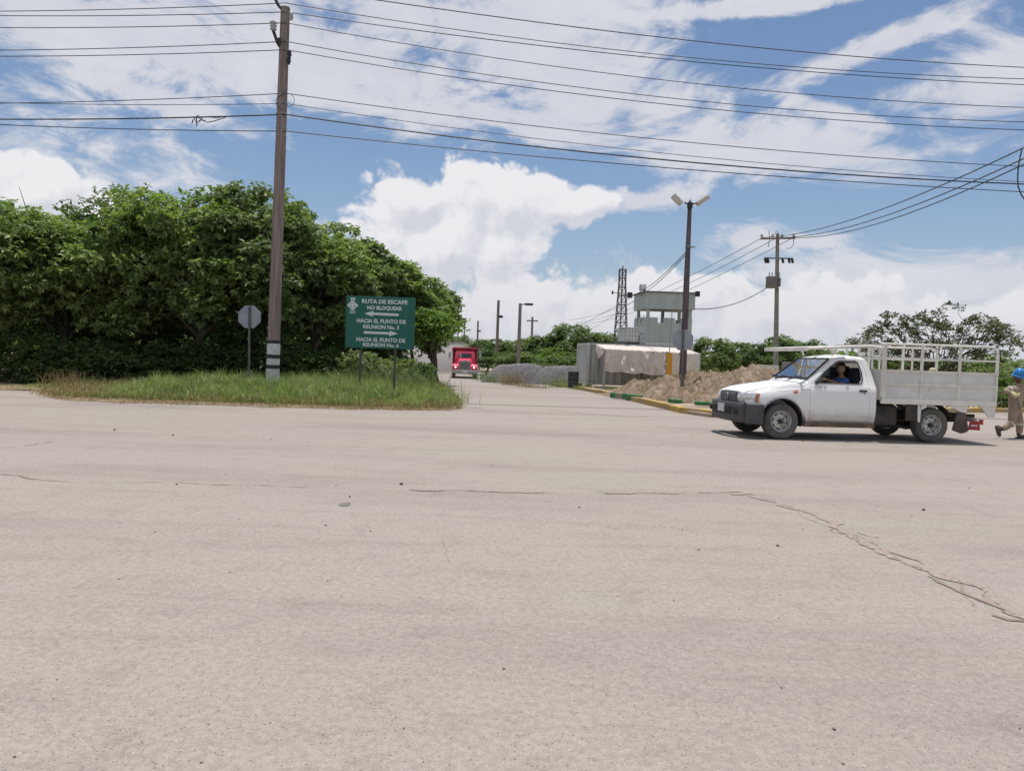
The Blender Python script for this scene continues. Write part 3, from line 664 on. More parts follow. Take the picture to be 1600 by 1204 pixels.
ft = [(705, 118, 528, 26, 0, 'pale small tree low behind the red dump truck, left of it'), (722, 112, 524, 24, 1, 'small round tree right above the red dump truck'),
 (748, 105, 531, 26, 2, 'low tree just right of the red dump truck'), (775, 100, 532, 26, 4, 'dark low tree behind the left edge of the gravel pile'),
 (800, 96, 534, 28, 0, 'low tree behind the first gravel pile near the lamp pole foot'), (828, 100, 530, 28, 3, 'tree directly behind the middle of the gravel pile'),
 (852, 98, 522, 30, 1, 'tree behind the dip between the two gravel piles'), (890, 96, 509, 36, 0, 'highest rounded tree of the far line, left of the container'),
 (868, 90, 545, 26, 5, 'low yellowish bush tree in front of the highest far tree'), (925, 94, 521, 34, 2, 'tree behind the left end of the grey container'),
 (958, 98, 524, 34, 3, 'tree behind the lattice mast foot'), (905, 84, 548, 26, 4, 'dark low tree beside the left wall of the container'),
 (1110, 88, 530, 34, 0, 'bright rounded tree behind the brown mound, right of the canopy'), (1150, 92, 536, 30, 2, 'tree between the canopy and the transformer pole'),
 (1185, 84, 540, 30, 4, 'dark tree just left of the transformer pole'), (1225, 86, 526, 38, 3, 'broad layered tree directly behind the transformer pole'),
 (1262, 90, 531, 34, 1, 'tree right of the transformer pole above the pickup windshield'), (1085, 100, 545, 26, 1, 'low tree tucked behind the right end of the canopy'),
 (820, 78, 552, 40, 3, 'long low green thicket right behind the first gravel pile'), (878, 74, 556, 34, 0, 'low green thicket behind the second gravel pile'),
 (760, 88, 548, 28, 4, 'dark thicket at the road side beyond the red dump truck')]
for a in ft: far_tree(*a)
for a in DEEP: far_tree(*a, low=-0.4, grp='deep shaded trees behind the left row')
GR = 'trees seen through the pickup rack'
for a in [(1315, 62, 556, 40, 3, 'bushy tree seen over the pickup cab roof'), (1370, 50, 558, 38, 0, 'bushy tree seen through the front of the rack'), (1420, 54, 562, 40, 1, 'bushy tree seen low through the middle of the rack'),
          (1475, 52, 563, 42, 3, 'bushy tree seen through the rear bars of the rack'), (1530, 60, 566, 36, 2, 'bushy tree behind the rear corner of the rack'), (1290, 56, 566, 30, 5, 'pale low bush tree above the pickup hood')]:
    far_tree(*a, grp=GR)
# far-off wood closing the view to the horizon
rgf = np.random.default_rng(77)
def far_wood():
    B = []
    for i in range(900):
        y = rgf.uniform(130, 240); x = rgf.uniform(-1.3, 1.3) * y
        if -0.16 * y < x < -0.04 * y: continue
        B.append([x, y, -0.8 + rgf.uniform(0.6, 3.4), rgf.uniform(2, 4.5), rgf.uniform(2, 4), rgf.uniform(1.2, 2.6)])
    V, F = leaves(rgf, B, 26, 4, 1.3, 0.45); return npmesh('far_wood', V, F, L_far)
link('far_wood', far_wood(), kind='stuff', label='far off low green wood on the horizon', cat='wood')
# sparse tree behind the pickup bed
def sparse_tree():
    rg = np.random.default_rng(31); Y = 34.0; x0 = at(1465, Y); t = empty('sparse_tree', (x0, Y, zg(Y)), label='thin open crowned tree with grey green leaves behind the pickup rack', cat='tree')
    tm = MB(); tm.tube([(0, 0, -0.1), (0.1, 0, .5), (0.0, 0, 1.0)], [0.16, 0.13, 0.11], 9); tm.build('trunk', M_bark, t, smooth=60)
    mb = MB(); bl = []
    for px, py in [(1345, 532), (1365, 518), (1385, 508), (1400, 522), (1415, 503), (1430, 512), (1440, 525), (1463, 492), (1462, 505), (1480, 512), (1500, 515), (1515, 502), (1530, 506), (1545, 515), (1560, 510), (1575, 522), (1565, 535), (1540, 530), (1510, 535), (1480, 535), (1450, 540), (1420, 540), (1390, 535), (1370, 540), (1565, 550), (1530, 552), (1490, 552), (1440, 556), (1400, 552), (1360, 552), (1585, 530), (1350, 545)]:
        Y2 = Y + rg.uniform(-1.6, 1.6); p = P(px + rg.uniform(-4, 4), py + rg.uniform(-2, 3), Y2); e = Vector((p.x - x0, Y2 - Y, p.z - zg(Y)))
        fk = Vector((rg.normal() * .25, rg.normal() * .2, 1.0)); pts = limb(mb, (0, 0, 0.9), e, 0.034, 0.010, rg, n=5, sag=0.14, seg=5)
        for q in range(4):
            e2 = e + Vector(rg.normal(size=3)) * 0.33; limb(mb, pts[3 + q % 2], e2, 0.018, 0.006, rg, n=3, seg=4); bl.append([*e2, .34, .34, .20])
        bl.append([*e, .32, .32, .18])
    mb.build('limbs', M_bark, t)
    V, F = leaves(rg, bl, 9, 5, 0.17, 0.035, fill=0.9, droop=-0.1); link('crown', npmesh('crown', V, F, L_sparse), t)
sparse_tree()
# high grass and bushes to the right of the pickup
rg = np.random.default_rng(8); n = 26000; Y = rg.uniform(27, 70, n); X = rg.uniform(8, 60, n); k = (X > 0.42 * Y) & (X < 0.78 * Y) & inside(LOT, X, Y); X, Y = X[k], Y[k]
k = (Y > 30.5) | (rg.random(len(Y)) < 0.25); X, Y = X[k], Y[k]
blades(rg, X, Y, ZG(Y) + 0.08, rg.uniform(0.35, 1.15, len(X)), 0.045, 0.4, L_weed, 'field_grass', kind='stuff', label='tall green field grass beyond the right kerb', cat='grass')
GX = 'bushes beyond the right kerb'
for i, (px, Y, rx, h, lf, lab) in enumerate([(1562, 32.5, 1.0, 1.15, L_bright, 'bright green bush between the pickup tail and the worker'), (1590, 31.0, 1.0, 0.8, L_weed, 'pale green bush behind the worker'),
      (1545, 37, 1.6, 1.6, L_weed, 'greyish bush seen past the rear corner of the pickup bed'), (1600, 42, 2.2, 1.7, L_weed, 'pale bush far behind the worker at the right edge'), (1500, 40, 2.0, 1.4, L_dark, 'dark bush low behind the pickup bed'), (1400, 42, 2.2, 1.4, L_dark, 'dark bush low behind the front of the pickup bed')]):
    bush('bush', at(px, Y), Y, rx, 0.9, h, 300 + i, lf, lab, GX, nb=18)
# weeds along the right kerb and lot
GW = 'weeds along the right kerb'
for i, (px, Y, n, sp, H, lab, m) in enumerate([(800, 43.0, 300, 0.42, 1.0, 'tall brown dry weed in front of the left gravel pile', L_dry), (768, 50, 200, 0.5, 0.8, 'green weed at the kerb right of the red truck', L_weed),
      (757, 60, 200, 0.5, 0.9, 'green weed beyond the red truck side', L_weed), (775, 60, 300, 0.7, 0.9, 'olive weed at the left foot of the gravel pile', L_weed), (845, 37.2, 120, 0.3, 0.22, 'low brown weed on the kerb before the lot', L_dry),
      (826, 38.5, 200, 0.35, 0.3, 'low dry weed at the kerb bend', L_dry), (888, 41.5, 160, 0.3, 0.4, 'green tuft left of the black drum', L_grass), (912, 39.0, 160, 0.35, 0.28, 'green tuft right of the black drum', L_grass),
      (868, 41, 120, 0.3, 0.35, 'small tuft on the bare lot', L_weed), (960, 34.0, 160, 0.3, 0.3, 'green tuft at the canopy post', L_grass), (880, 50, 300, 0.9, 0.9, 'olive weed in front of the second gravel pile', L_weed), (1100, 30.5, 260, 0.6, 1.35, 'high weed behind the mound right of the canopy', L_weed),
      (1150, 30.5, 260, 0.8, 1.2, 'high green weed behind the brown mound', L_weed)]):
    tuft('weed', px, Y, n, sp, H, lab, GW, m, seed=50 + i, zoff=0.08)

# ------------------------------------------------------------------ mound, gravel
M_mound = mat('mound_earth', (0.27, 0.20, 0.145), (0.165, 0.12, 0.085), 1.0, scale=3.2, detail=8, bump=1.0, bscale=20, third=((0.38, 0.31, 0.23), 5.5, 0.52, 0.66))
def heap(name, x0, x1, y0, y1, hf, m, nx, ny, **kw):
    V = []; F = []; bx, by = (x0 + x1) / 2, (y0 + y1) / 2; bz = zg(by)
    for j in range(ny + 1):
        for i in range(nx + 1):
            x = x0 + (x1 - x0) * i / nx; y = y0 + (y1 - y0) * j / ny; V.append((x - bx, y - by, zg(y) - bz + hf(x, y)))
    for j in range(ny):
        for i in range(nx): a = j * (nx + 1) + i; F.append((a, a + 1, a + nx + 2, a + nx + 1))
    o = link(name, npmesh(name, np.array(V), np.array(F), m, True), **kw); o.location = (bx, by, bz); return o
mx0 = at(975, 27.5); 
GKL = [(p.x, p.y) for p in (G(940, 620), G(978, 625), G(1001, 628), G(1063, 636), G(1112, 640))]
def mound_h(x, y):
    yf = float(np.interp(x, [p[0] for p in GKL], [p[1] for p in GKL])) + 0.12
    # ridge rises to the right; front toe at the green kerb
    t = (x - 3.75) / 4.0; rise = 1.24 * (1 - math.exp(-max(0, t) * 2.3)) if t > 0 else 0
    yc = yf + 3.6; f = (y - yf) / 3.6 if y < yc else (yc + 4.5 - y) / 4.5
    f = max(0.0, min(1.0, f)); h = rise * math.sin(f * math.pi / 2) ** 0.75
    if x > 10: h *= max(0, 1 - (x - 10) / 2.2)
    n_ = fbm(x, y, 0.9, 5) * 0.28 + abs(fbm(x, y, 2.6, 4, 3.0)) * 0.26 - 0.07
    return h + n_ * min(1, h * 1.5 + 0.0) - 0.03
heap('earth_mound', 3.4, 13.2, 22.6, 34.5, mound_h, M_mound, 170, 150, label='long brown mound of dug earth and dead grass behind the green kerb', cat='mound')
rg = np.random.default_rng(12); n = 16000; X = rg.uniform(4.0, 11.8, n); Y = rg.uniform(22.7, 30.5, n)
Hm = np.array([mound_h(a, b) for a, b in zip(X, Y)]); k = (Hm > 0.0) & (NZ(X, Y, 1.3, 4) > -0.15); X, Y, Hm = X[k], Y[k], Hm[k]
blades(rg, X, Y, ZG(Y) + Hm - 0.01, rg.uniform(0.04, 0.14, len(X)), 0.012, 1.6, L_dry, 'dead_grass', kind='stuff', label='dead straw matted over the brown mound', cat='grass')
M_gravel = mat('grey_gravel', (0.185, 0.176, 0.182), (0.10, 0.096, 0.102), 0.95, scale=9, detail=8, bump=1.0, bscale=9, third=((0.25, 0.24, 0.26), 14, 0.56, 0.66))
def pile(pxa, pxb, top, Y, lab, seed):
    xa, xb = at(pxa, Y), at(pxb, Y); H_ = topz((pxa + pxb) / 2, top, Y); r_ = (xb - xa) / 2; xc = (xa + xb) / 2
    def hf(x, y):
        d = math.hypot((x - xc) / r_, (y - Y) / (r_ * 0.7)); h = H_ * max(0, 1.35 * (1 - d ** 2.0)); h = min(h, H_ * (0.90 + 0.10 * (1 - d)))
        return h + (fbm(x, y, 0.5, 3, seed) * 0.10 + fbm(x, y, 4, 3, seed) * 0.07) * min(1, h * 2) - 0.02
    heap('gravel_pile', xa - .4, xb + .4, Y - r_ * .8, Y + r_ * .8, hf, M_gravel, 110, 70, label=lab, cat='gravel pile', group='grey gravel piles')
pile(752, 872, 568, 56, 'wider grey gravel pile nearer the road and the red truck', 1)
pile(826, 935, 571, 55, 'smaller grey gravel pile partly hidden by the container', 5)

# ------------------------------------------------------------------ poles and lines
def lean_pole(px0, py0, Y0, px1, py1, z0=None):
    """foot on the ground under (px0,py0), top seen at (px1,py1) at the same distance"""
    a = P(px0, py0, Y0); b = P(px1, py1, Y0); d = (b - a) / (b.z - a.z); f = a + d * (zg(Y0) - a.z); return f, b
f, b = lean_pole(426, 585, 22.6, 446, 12)
big = empty('utility_pole', f, label='big leaning wooden utility pole with black and white bands at the foot', cat='utility pole'); ax = (b - f)
def on(t): return ax * t
H_ = ax.z; mb = MB(); mb.tube([on(i / 8) for i in range(9)], [0.185 - 0.055 * i / 8 for i in range(9)], 14); mb.build('pole_shaft', M_wood, big, smooth=50)
def zt(py): # height fraction of the picture row on the pole
    return (P(436, py, 22.6).z - f.z) / H_
def band(pya, pyb, m, r=0.19):
    t0, t1 = zt(pya), zt(pyb); q = MB(); q.tube([on(t0), on(t1)], [r + 0.004 - 0.04 * t0, r + 0.004 - 0.04 * t1], 18); q.build('painted_band', m, big, smooth=50)
M_pw = mat('band_white', (0.66, 0.66, 0.66), (0.5, 0.49, 0.48), 0.8, scale=9); M_pb = mat('band_black', (0.02, 0.02, 0.022), (0.05, 0.045, 0.045), 0.8, scale=8)
for i, (a_, b_) in enumerate(((532, 537), (554, 560), (570, 576))): band(a_, b_, M_pb, 0.193)
for (a_, b_) in ((537, 554), (560, 570), (576, 600)): band(a_, b_, M_pw, 0.191)
def pole_pt(py): t = zt(py); return on(t)
# two side brackets with insulators on the left, dead end ones on the right
for (pya, px2, py2, top) in ((20, 427, -8, 0), (82, 427, 48, 1)):
    a_ = pole_pt(pya); e = P(px2, py2, 22.5) - f; q = MB(); q.tube([a_, a_.lerp(e, .5) + Vector((-.03, 0, -.04)), e], 0.045, 8); br = q.build('bracket', M_dark, big)
    s_ = MB(); s_.lathe([(0.0, -.02), (.06, 0), (.10, .04), (.06, .08), (.105, .13), (.06, .17), (.11, .22), (.05, .27), (0, .28)], (e.x, e.y, e.z), seg=14); s_.build('insulator', M_porc, br, smooth=50)
for (px2, py2) in ((455, 27), (452, 86), (451, 96), (436, 66)):
    e = P(px2, py2, 22.35) - f; s_ = MB(); s_.lathe([(0.0, -.10), (.045, -.08), (.045, -.03), (.075, 0), (.045, .05), (.07, .09), (.03, .12), (0, .12)], (e.x, e.y, e.z), seg=12); s_.build('spool_insulator', M_porc if py2 == 27 else M_dark, big, smooth=50)
for py in (162, 178, 200, 213):
    t = zt(py); q = MB(); q.tube([on(t - .001), on(t + .0012)], 0.16, 14); q.build('steel_strap', M_steel, big)
for sgn, px_, py_ in ((1, 448, 155), (-1, 443, 158)):
    c_ = P(px_, py_, 22.4) - f; q = MB(); q.tube([c_ + Vector((sgn * .22 * math.sin(a * math.pi / 10), 0, .2 * math.cos(a * math.pi / 10) - .03)) for a in range(11)], 0.009, 5); q.build('cable_loop', M_cable, big)

def wire(pts, r, lab, grp, sag=0.0, seg=16, name='power_line'):
    """pts world points, straight spans with a sag"""
    q = MB(); pp = []
    sg = sag if isinstance(sag, (list, tuple)) else [sag] * (len(pts) - 1)
    for (a_, b_), s_ in zip(zip(pts, pts[1:]), sg):
        for i in range(seg): t = i / seg; pp.append(a_.lerp(b_, t) - Vector((0, 0, 4 * s_ * t * (1 - t))))
    pp.append(pts[-1]); o = pp[0].copy(); q.tube([p - o for p in pp], r, 5); w_ = q.build(name, M_cable, loc=o); return tag(w_, lab, 'cable', grp)
GWr = 'overhead lines along the road'
def long_wire(l, m, r_, mid, rad, lab):
    """left end (x=-60), pole point, right end (x=1660), row at x=800 gives the sag"""
    A = P(-60, l, 25.0); Bm = P(447, m, 22.45); C = P(1660, r_, 24.9); D = Bm.lerp(C, 0.30)
    zr = P(800, mid, D.y).z; t = (P(800, mid, D.y).x - Bm.x) / (C.x - Bm.x); zl = Bm.lerp(C, t).z; s_ = max(0, (zl - zr) / (4 * t * (1 - t)))
    wire([A, Bm, C], rad, lab, GWr, [0.06, s_])
long_wire(18, 5, 125, 60, .013, 'upper of the two close lines at the very top of the big pole')
long_wire(24, 19, 135, 68, .013, 'second line from the pole top, just under the first')
long_wire(43, 36, 170, 96, .013, 'third line down, passing over the lower left insulator')
long_wire(79, 65, 192, 124, .013, 'fourth line down, the upper of the middle pair on the big pole')
long_wire(88, 78, 205, 135, .013, 'fifth line down, the lower of the middle pair on the big pole')
long_wire(162, 146, 263, 194, .013, 'sixth line down, first below the wide bare gap on the big pole')
long_wire(159, 162, 287, 213, .010, 'thin line crossing the sixth one near the left border')
long_wire(186, 179, 290, 226, .022, 'thickest black bundled cable on the big pole')
long_wire(192, 205, 303, 242, .014, 'lowest line on the big pole, under the thick cable')
A = P(560, -4, 17); C = P(1660, 108, 24.5); wire([A, C], .013, 'line crossing above all others on the right, not touching the big pole', GWr, 0.25)
# splice with short loose ends on the thick cable
q = MB(); o = P(308, 186, 23.1)
for k in range(14):
    a_ = Vector((rnd.uniform(-.12, .12), rnd.uniform(-.04, .04), rnd.uniform(-.05, .08))); q.tube([a_, a_ + Vector((rnd.uniform(-.15, .2), 0, rnd.uniform(-.12, .12)))], .012, 4)
q.tube([(0, 0, 0.05), (-.03, 0, -.08), (.0, 0, -.22)], .016, 5); q.tube([(0.1, 0, 0), (.3, 0, -.09), (.5, 0, -.05), (.85, 0, .08)], .014, 5); q.tube([(.3, 0, .07), (.6, 0, .05), (.75, 0, .09)], .012, 5)
tag(q.build('cable_splice', M_cable, loc=o), 'knotted cable splice with loose ends hanging on the thick line', 'cable')
q = MB(); o = P(1596, 232, 24.0); pts = [P(a_, b_, 24.0) - o for a_, b_ in ((1597, 232), (1594, 245), (1591, 262), (1590, 280), (1591, 292), (1596, 305), (1604, 315))]
q.tube(pts, .02, 6); q.tube([pts[2], pts[2] + Vector((.12, 0, .08)), pts[2] + Vector((.3, 0, .1))], .015, 5); tag(q.build('hanging_cable', M_cable, loc=o), 'loose cable curving down at the right border of the sky', 'cable')

# transformer pole
f, b = lean_pole(1212, 572, 60, 1215, 365)
tp = empty('transformer_pole', f, label='tall grey pole with crossarms and a transformer behind the pickup cab', cat='utility pole')
q = MB(); q.tube([Vector((0, 0, 0)), (b - f)], [0.22, 0.13], 12); q.build('pole_shaft', M_conc, tp, smooth=50)
def tpp(px, py, Y=59.6): return P(px, py, Y) - f
q = MB(); q.bar(tpp(1188, 373), tpp(1243, 372), .12, .12); ca = q.build('crossarm', M_wood, tp)
q = MB(); q.bar(tpp(1195, 403), tpp(1238, 404), .10, .10); cb = q.build('crossarm', M_wood, tp)
for px in (1190, 1207, 1222, 1240):
    e = tpp(px, 371); s_ = MB(); s_.lathe([(0, -.0), (.09, .03), (.12, .1), (.07, .16), (.11, .22), (0, .27)], tuple(e), seg=10); s_.build('insulator', M_porc, ca, smooth=50)
for px in (1195, 1199, 1222, 1232, 1237):
    s_ = MB(); s_.tube([tpp(px, 403), tpp(px + 2, 411)], .10, 8); s_.build('fuse_cutout', M_dark, cb)
q = MB(); c_ = tpp(1208, 441, 59.3); q.lathe([(0, -.44), (.40, -.44), (.43, -.40), (.43, .38), (.47, .40), (.34, .45), (0, .46)], (c_.x - .12, c_.y, c_.z), seg=18); q.lathe([(0, -.3), (.14, -.3), (.14, .34), (0, .35)], (c_.x + .45, c_.y, c_.z), seg=14)
trf = q.build('transformer', mat('transformer_grey', (0.22, 0.21, 0.20), (0.15, 0.14, 0.14), 0.6), tp, smooth=50)
for dx in (-.32, -.1, .45): s_ = MB(); s_.lathe([(0, 0), (.04, 0), (.06, .1), (.035, .2), (.05, .3), (.02, .42), (0, .42)], (c_.x + dx, c_.y, c_.z + .36), seg=8); s_.build('bushing', M_porc, trf)
for a_ in (((1201, 361), (1203, 372), (1200, 386)), ((1210, 366), (1214, 361), (1217, 368)), ((1240, 373), (1240, 382), (1235, 388), (1228, 388))):
    q = MB(); q.tube([tpp(*z_) for z_ in a_], .025, 5); q.build('jumper_wire', M_cable, tp)
GT2 = 'lines through the transformer pole'
for l, m, r_, lab in (((890, 500, 150), (1192, 371), (1604, 229, 26), 'left and uppermost of the three lines rising right from the transformer pole'),
                ((900, 505, 150), (1215, 371), (1604, 246, 26), 'middle of the three lines rising right from the transformer pole'),
                ((915, 506, 150), (1240, 371), (1604, 255, 26), 'lowest of the three lines rising right from the transformer pole')):
    wire([P(*l), P(*m, 59.6), P(*r_)], [.028] * 1 and .024, lab, GT2, [1.2, 0.7])
wire([P(1199, 449, 59.3), P(1078, 482, 53)], .03, 'slack cable from the transformer to the guard post roof', GT2, 0.55)
for a_, b_, lab in (((1072, 394, 27), (870, 520, 160), 'upper service line falling left from the lamp pole'), ((1072, 398, 27), (905, 520, 160), 'lower service line falling left from the lamp pole')):
    wire([P(*a_), P(1010, 450 if a_[1] == 394 else 455, 50), P(*b_)], .018, lab, 'service lines from the lamp pole', [.1, .5])

# lamp pole with two floodlights
f, b = lean_pole(1067, 575, 27, 1078, 318)
lp = empty('lamp_pole', f, label='dark leaning lamp pole with two floodlights rising behind the mound', cat='lamp pole')
M_lpole = mat('purple_grey_wood', (0.15, 0.115, 0.125), (0.085, 0.07, 0.078), 0.8, scale=7, bump=0.4, stretch=(3, 3, .2))
v = b - f; q = MB(); q.tube([v * (i / 5) for i in range(6)], [.135, .125, .115, .105, .085, .07], 12); q.tube([v, v + Vector((0, 0, .13))], [.06, .02], 8); q.build('pole_shaft', M_lpole, lp, smooth=50)
c_ = P(1078, 321, 26.9) - f; q = MB(); q.bar(c_ + Vector((-.2, 0, .1)), c_ + Vector((.0, 0, 0)), .04, .04); q.bar(c_, c_ + Vector((.28, 0, .12)), .04, .04); q.box(c_, (.16, .16, .2)); q.build('lamp_bracket', M_dark, lp)
M_flood = mat('lamp_shell', (0.62, 0.56, 0.48), (0.5, 0.46, 0.4), 0.5)
for (xa, ya, xb, yb) in ((1051, 305, 1065, 319), (1089, 319, 1107, 307)):
    a_, e = P(xa, ya, 26.8) - f, P(xb, yb, 26.8) - f; d = (e - a_).normalized(); q = MB(); q.bar(a_, e, .30, .15); h_ = q.build('floodlight', M_flood, lp, bevel=.03)
    q = MB(); up = d.cross(Vector((0, 1, 0))); up = up if up.z < 0 else -up; q.bar(a_.lerp(e, .1) + up * .082, a_.lerp(e, .9) + up * .082, .24, .012); q.build('lamp_glass', mat('lamp_glass', (0.75, 0.72, 0.66), (0.6, 0.6, 0.6), 0.2), h_)
t_ = (P(1074, 386, 27).z - f.z) / v.z; q = MB(); q.tube([v * t_, v * (t_ + .006)], .108, 12); q.box(v * t_ + Vector((.15, -.05, 0)), (.16, .05, .05)); q.build('steel_strap', M_steel, lp)

# octagonal sign backs
M_sback = mat('bare_aluminium', (0.34, 0.36, 0.40), (0.27, 0.29, 0.33), 0.5, 0.3, scale=3)
def octa(px, py, wpx, Y, lab, foot_px, post_w=.05, loc_y=0):
    c_ = P(px, py, Y); g_ = Vector((at(foot_px, Y), Y, zg(Y))); t = empty('octagonal_sign', g_, label=lab, cat='road sign', group='octagonal road signs seen from behind')
    r_ = wpx / 2 / 1200 * Y / math.cos(math.pi / 8); o_ = c_ - g_
    poly = [(o_.x + r_ * math.cos(math.pi / 8 + k * math.pi / 4), o_.z + r_ * math.sin(math.pi / 8 + k * math.pi / 4)) for k in range(8)]
    q = MB(); q.prism(poly, -.004, .004); q.build('sign_panel', M_sback, t)
    red = MB(); red.prism([((x_ - o_.x) * .985 + o_.x, (z_ - o_.z) * .985 + o_.z) for x_, z_ in poly], .006, .008); red.build('sign_face', mat('sign_red', (0.4, 0.02, 0.02), rough=.5), t)
    q = MB(); q.bar((0, -.04, -.2), (o_.x, -.04, o_.z + r_ * .9), post_w, .05, up=(0, 1, 0)); q.build('post', mat('sign_post', (0.11, 0.095, 0.09), (0.17, 0.15, 0.14), .7, scale=12), t)
    for zz in (-.22, .22):
        q = MB(); q.box((o_.x, -.07, o_.z + zz), (.03, .02, .03)); q.build('bolt', M_dark, t)
    return t
octa(390, 495, 35, 22.9, 'grey back of an octagonal sign left of the big pole, against dark trees', 391)
octa(1067, 531, 32, 26.2, 'grey back of an octagonal sign before the lamp pole and canopy', 1067)

# green escape route sign
Yg = 21.6; tl, tr_, bl_, br_ = P(541, 461.5, Yg), P(649, 465.5, Yg), P(539, 542.5, Yg), P(648, 546.5, Yg)
base = Vector((at(595, Yg), Yg, zg(Yg))); gs = empty('green_sign', base, label='green escape route sign with white Spanish lettering and two arrows', cat='sign')
cen = (tl + tr_ + bl_ + br_) / 4 - base; SW = (tr_ - tl).length; SH = (tl - bl_).length
M_green = mat('sign_green', (0.010, 0.105, 0.075), (0.014, 0.12, 0.09), 0.45, scale=2)
q = MB(); q.box(cen, (SW, .03, SH)); q.build('sign_panel', M_green, gs, bevel=.004)
M_let = mat('sign_white', (0.62, 0.68, 0.66), (0.55, 0.62, 0.60), 0.6)
def U(px, py): # picture point on the photograph's sign -> (x,z) on the panel
    u = (px - 130) / 1170.0; u0 = u; v_ = (py - (120 + 45 * u)) / 880.0; u = (px - (135 - 40 * v_)) / 1172.0
    return (u - .5) * SW, (.5 - v_) * SH
for (xa, dy) in ((-.5, 0), (.5, 0)):
    px_ = 563.5 if xa < 0 else 617; X_ = at(px_, Yg + .05) - base.x
    q = MB(); q.bar((X_, .05, -.15), (X_, .05, cen.z + SH * .45), .055, .055, up=(0, 1, 0)); q.build('post', mat('green_post', (0.05, 0.09, 0.075), (0.09, 0.08, 0.06), .7, scale=9), gs)
for zz in (-.35, .35):
    q = MB(); q.bar((cen.x - SW * .48, .03, cen.z + zz * SH), (cen.x + SW * .48, .03, cen.z + zz * SH), .04, .03); q.build('back_rail', M_dark, gs)
def text(s_, x, z, size, parent, y, m, sx=1.0, off=.0, rot=(R(90), 0, 0), align='CENTER', name='lettering'):
    cu = bpy.data.curves.new('lettering', 'FONT'); cu.body = s_; cu.size = size; cu.align_x = align; cu.align_y = 'CENTER'; cu.offset = off; cu.extrude = .001; cu.resolution_u = 3
    tmp = bpy.data.objects.new('tmp', cu); COL.objects.link(tmp); bpy.context.view_layer.update()
    me = bpy.data.meshes.new_from_object(tmp.evaluated_get(bpy.context.evaluated_depsgraph_get())); bpy.data.objects.remove(tmp)
    me.materials.clear(); me.materials.append(m); o_ = link(name, me, parent); o_.location = (x, y, z); o_.rotation_euler = rot; o_.scale = (sx, 1, 1); return o_
for s_, xa, xb, py, hh in (('RUTA DE ESCAPE', 395, 1170, 218, 66), ('NO BLOQUEAR', 480, 1075, 328, 62), ('HACIA EL PUNTO DE', 303, 1135, 545, 64), ('REUNION No. 3', 410, 1020, 648, 62), ('HACIA EL PUNTO DE', 290, 1120, 862, 64), ('REUNION No. 6', 398, 1008, 952, 58)):
    x0, z0 = U(xa, py); x1, z1 = U(xb, py); hm = hh / 880 * SH
    o_ = text(s_, (x0 + x1) / 2 + cen.x, cen.z + z0, hm / .70, gs, -.017, M_let, off=hm * .05)
    wd = max(v_.co.x for v_ in o_.data.vertices) - min(v_.co.x for v_ in o_.data.vertices); o_.scale.x = (x1 - x0) / wd
def flat(pts, name, m, y=-.018):
    q = MB(); q.prism([(U(*p)[0] + cen.x, U(*p)[1] + cen.z) for p in pts], y, y + .003); return q.build(name, m, gs)
flat([(435, 425), (588, 382), (580, 408), (1018, 432), (1016, 472), (580, 450), (575, 480)], 'arrow', M_let)
flat([(420, 722), (860, 745), (856, 716), (1000, 770), (850, 812), (850, 783), (420, 765)], 'arrow', M_let)
em = flat([(142, 285), (238, 195), (338, 290), (238, 372)], 'emblem', M_let); flat([(178, 286), (238, 228), (300, 290), (238, 342)], 'emblem_field', M_green, -.020)
flat([(210, 155), (285, 157), (283, 200), (262, 215), (258, 180), (235, 179), (230, 212), (208, 196)], 'emblem_top', M_let)
flat([(222, 240), (256, 240), (256, 268), (288, 268), (288, 300), (256, 300), (256, 335), (222, 335), (222, 300), (190, 300), (190, 268), (222, 268)], 'emblem_cross', M_let, -.022)
for y_ in (372, 396, 420): flat([(186, y_ - 8), (284, y_ - 6), (284, y_ + 4), (186, y_ + 2)], 'emblem_bar', M_let)

# distant poles
def dpole(px, pyb, pyt, Y, r_, lab, kind=None, cat='utility pole'):
    f_, b_ = lean_pole(px, pyb, Y, px + (pyb - pyt) * .0, pyt); f_.x = b_.x; t = empty('distant_pole', f_, label=lab, cat=cat, group='poles far along the road')
    q = MB(); q.tube([(0, 0, 0), (b_ - f_)], [r_ * 1.3, r_], 8); q.build('pole_shaft', M_wood, t); h_ = (b_ - f_).z
    if kind == 'T': q = MB(); q.bar((-1.1 * Y / 150, 0, h_ - .6), (1.1 * Y / 150, 0, h_ - .6), .25, .2); q.build('crossarm', M_wood, t)
    if kind == 'L':
        q = MB(); q.bar((0, 0, h_ - .1), (.9, 0, h_ + .0), .08, .08); q.build('lamp_arm', M_dark, t); q = MB(); q.box((.75, 0, h_ - .05), (.7, .3, .18)); q.build('lamp_head', M_dark, t, bevel=.03)
    if kind == 'l':
        q = MB(); q.box((.35, 0, h_ - 2.0), (.5, .3, .3)); q.build('junction_box', M_dark, t)
    return t
dpole(813, 575, 474, 66, .13, 'nearest far pole, with a lamp arm at its top, behind the gravel', 'L', 'lamp pole')
dpole(779, 560, 469, 95, .16, 'tall thin far pole with a small box, left of the lamp armed one', 'l')
dpole(832, 560, 495, 120, .16, 'far pole with a single crossarm above the trees', 'T')
dpole(747, 560, 501, 150, .16, 'far pole right above the red dump truck', 'l'); dpole(726, 560, 502, 170, .15, 'thin far pole left of the red dump truck top')
dpole(716, 560, 507, 200, .15, 'shortest and farthest pole at the end of the left trees')

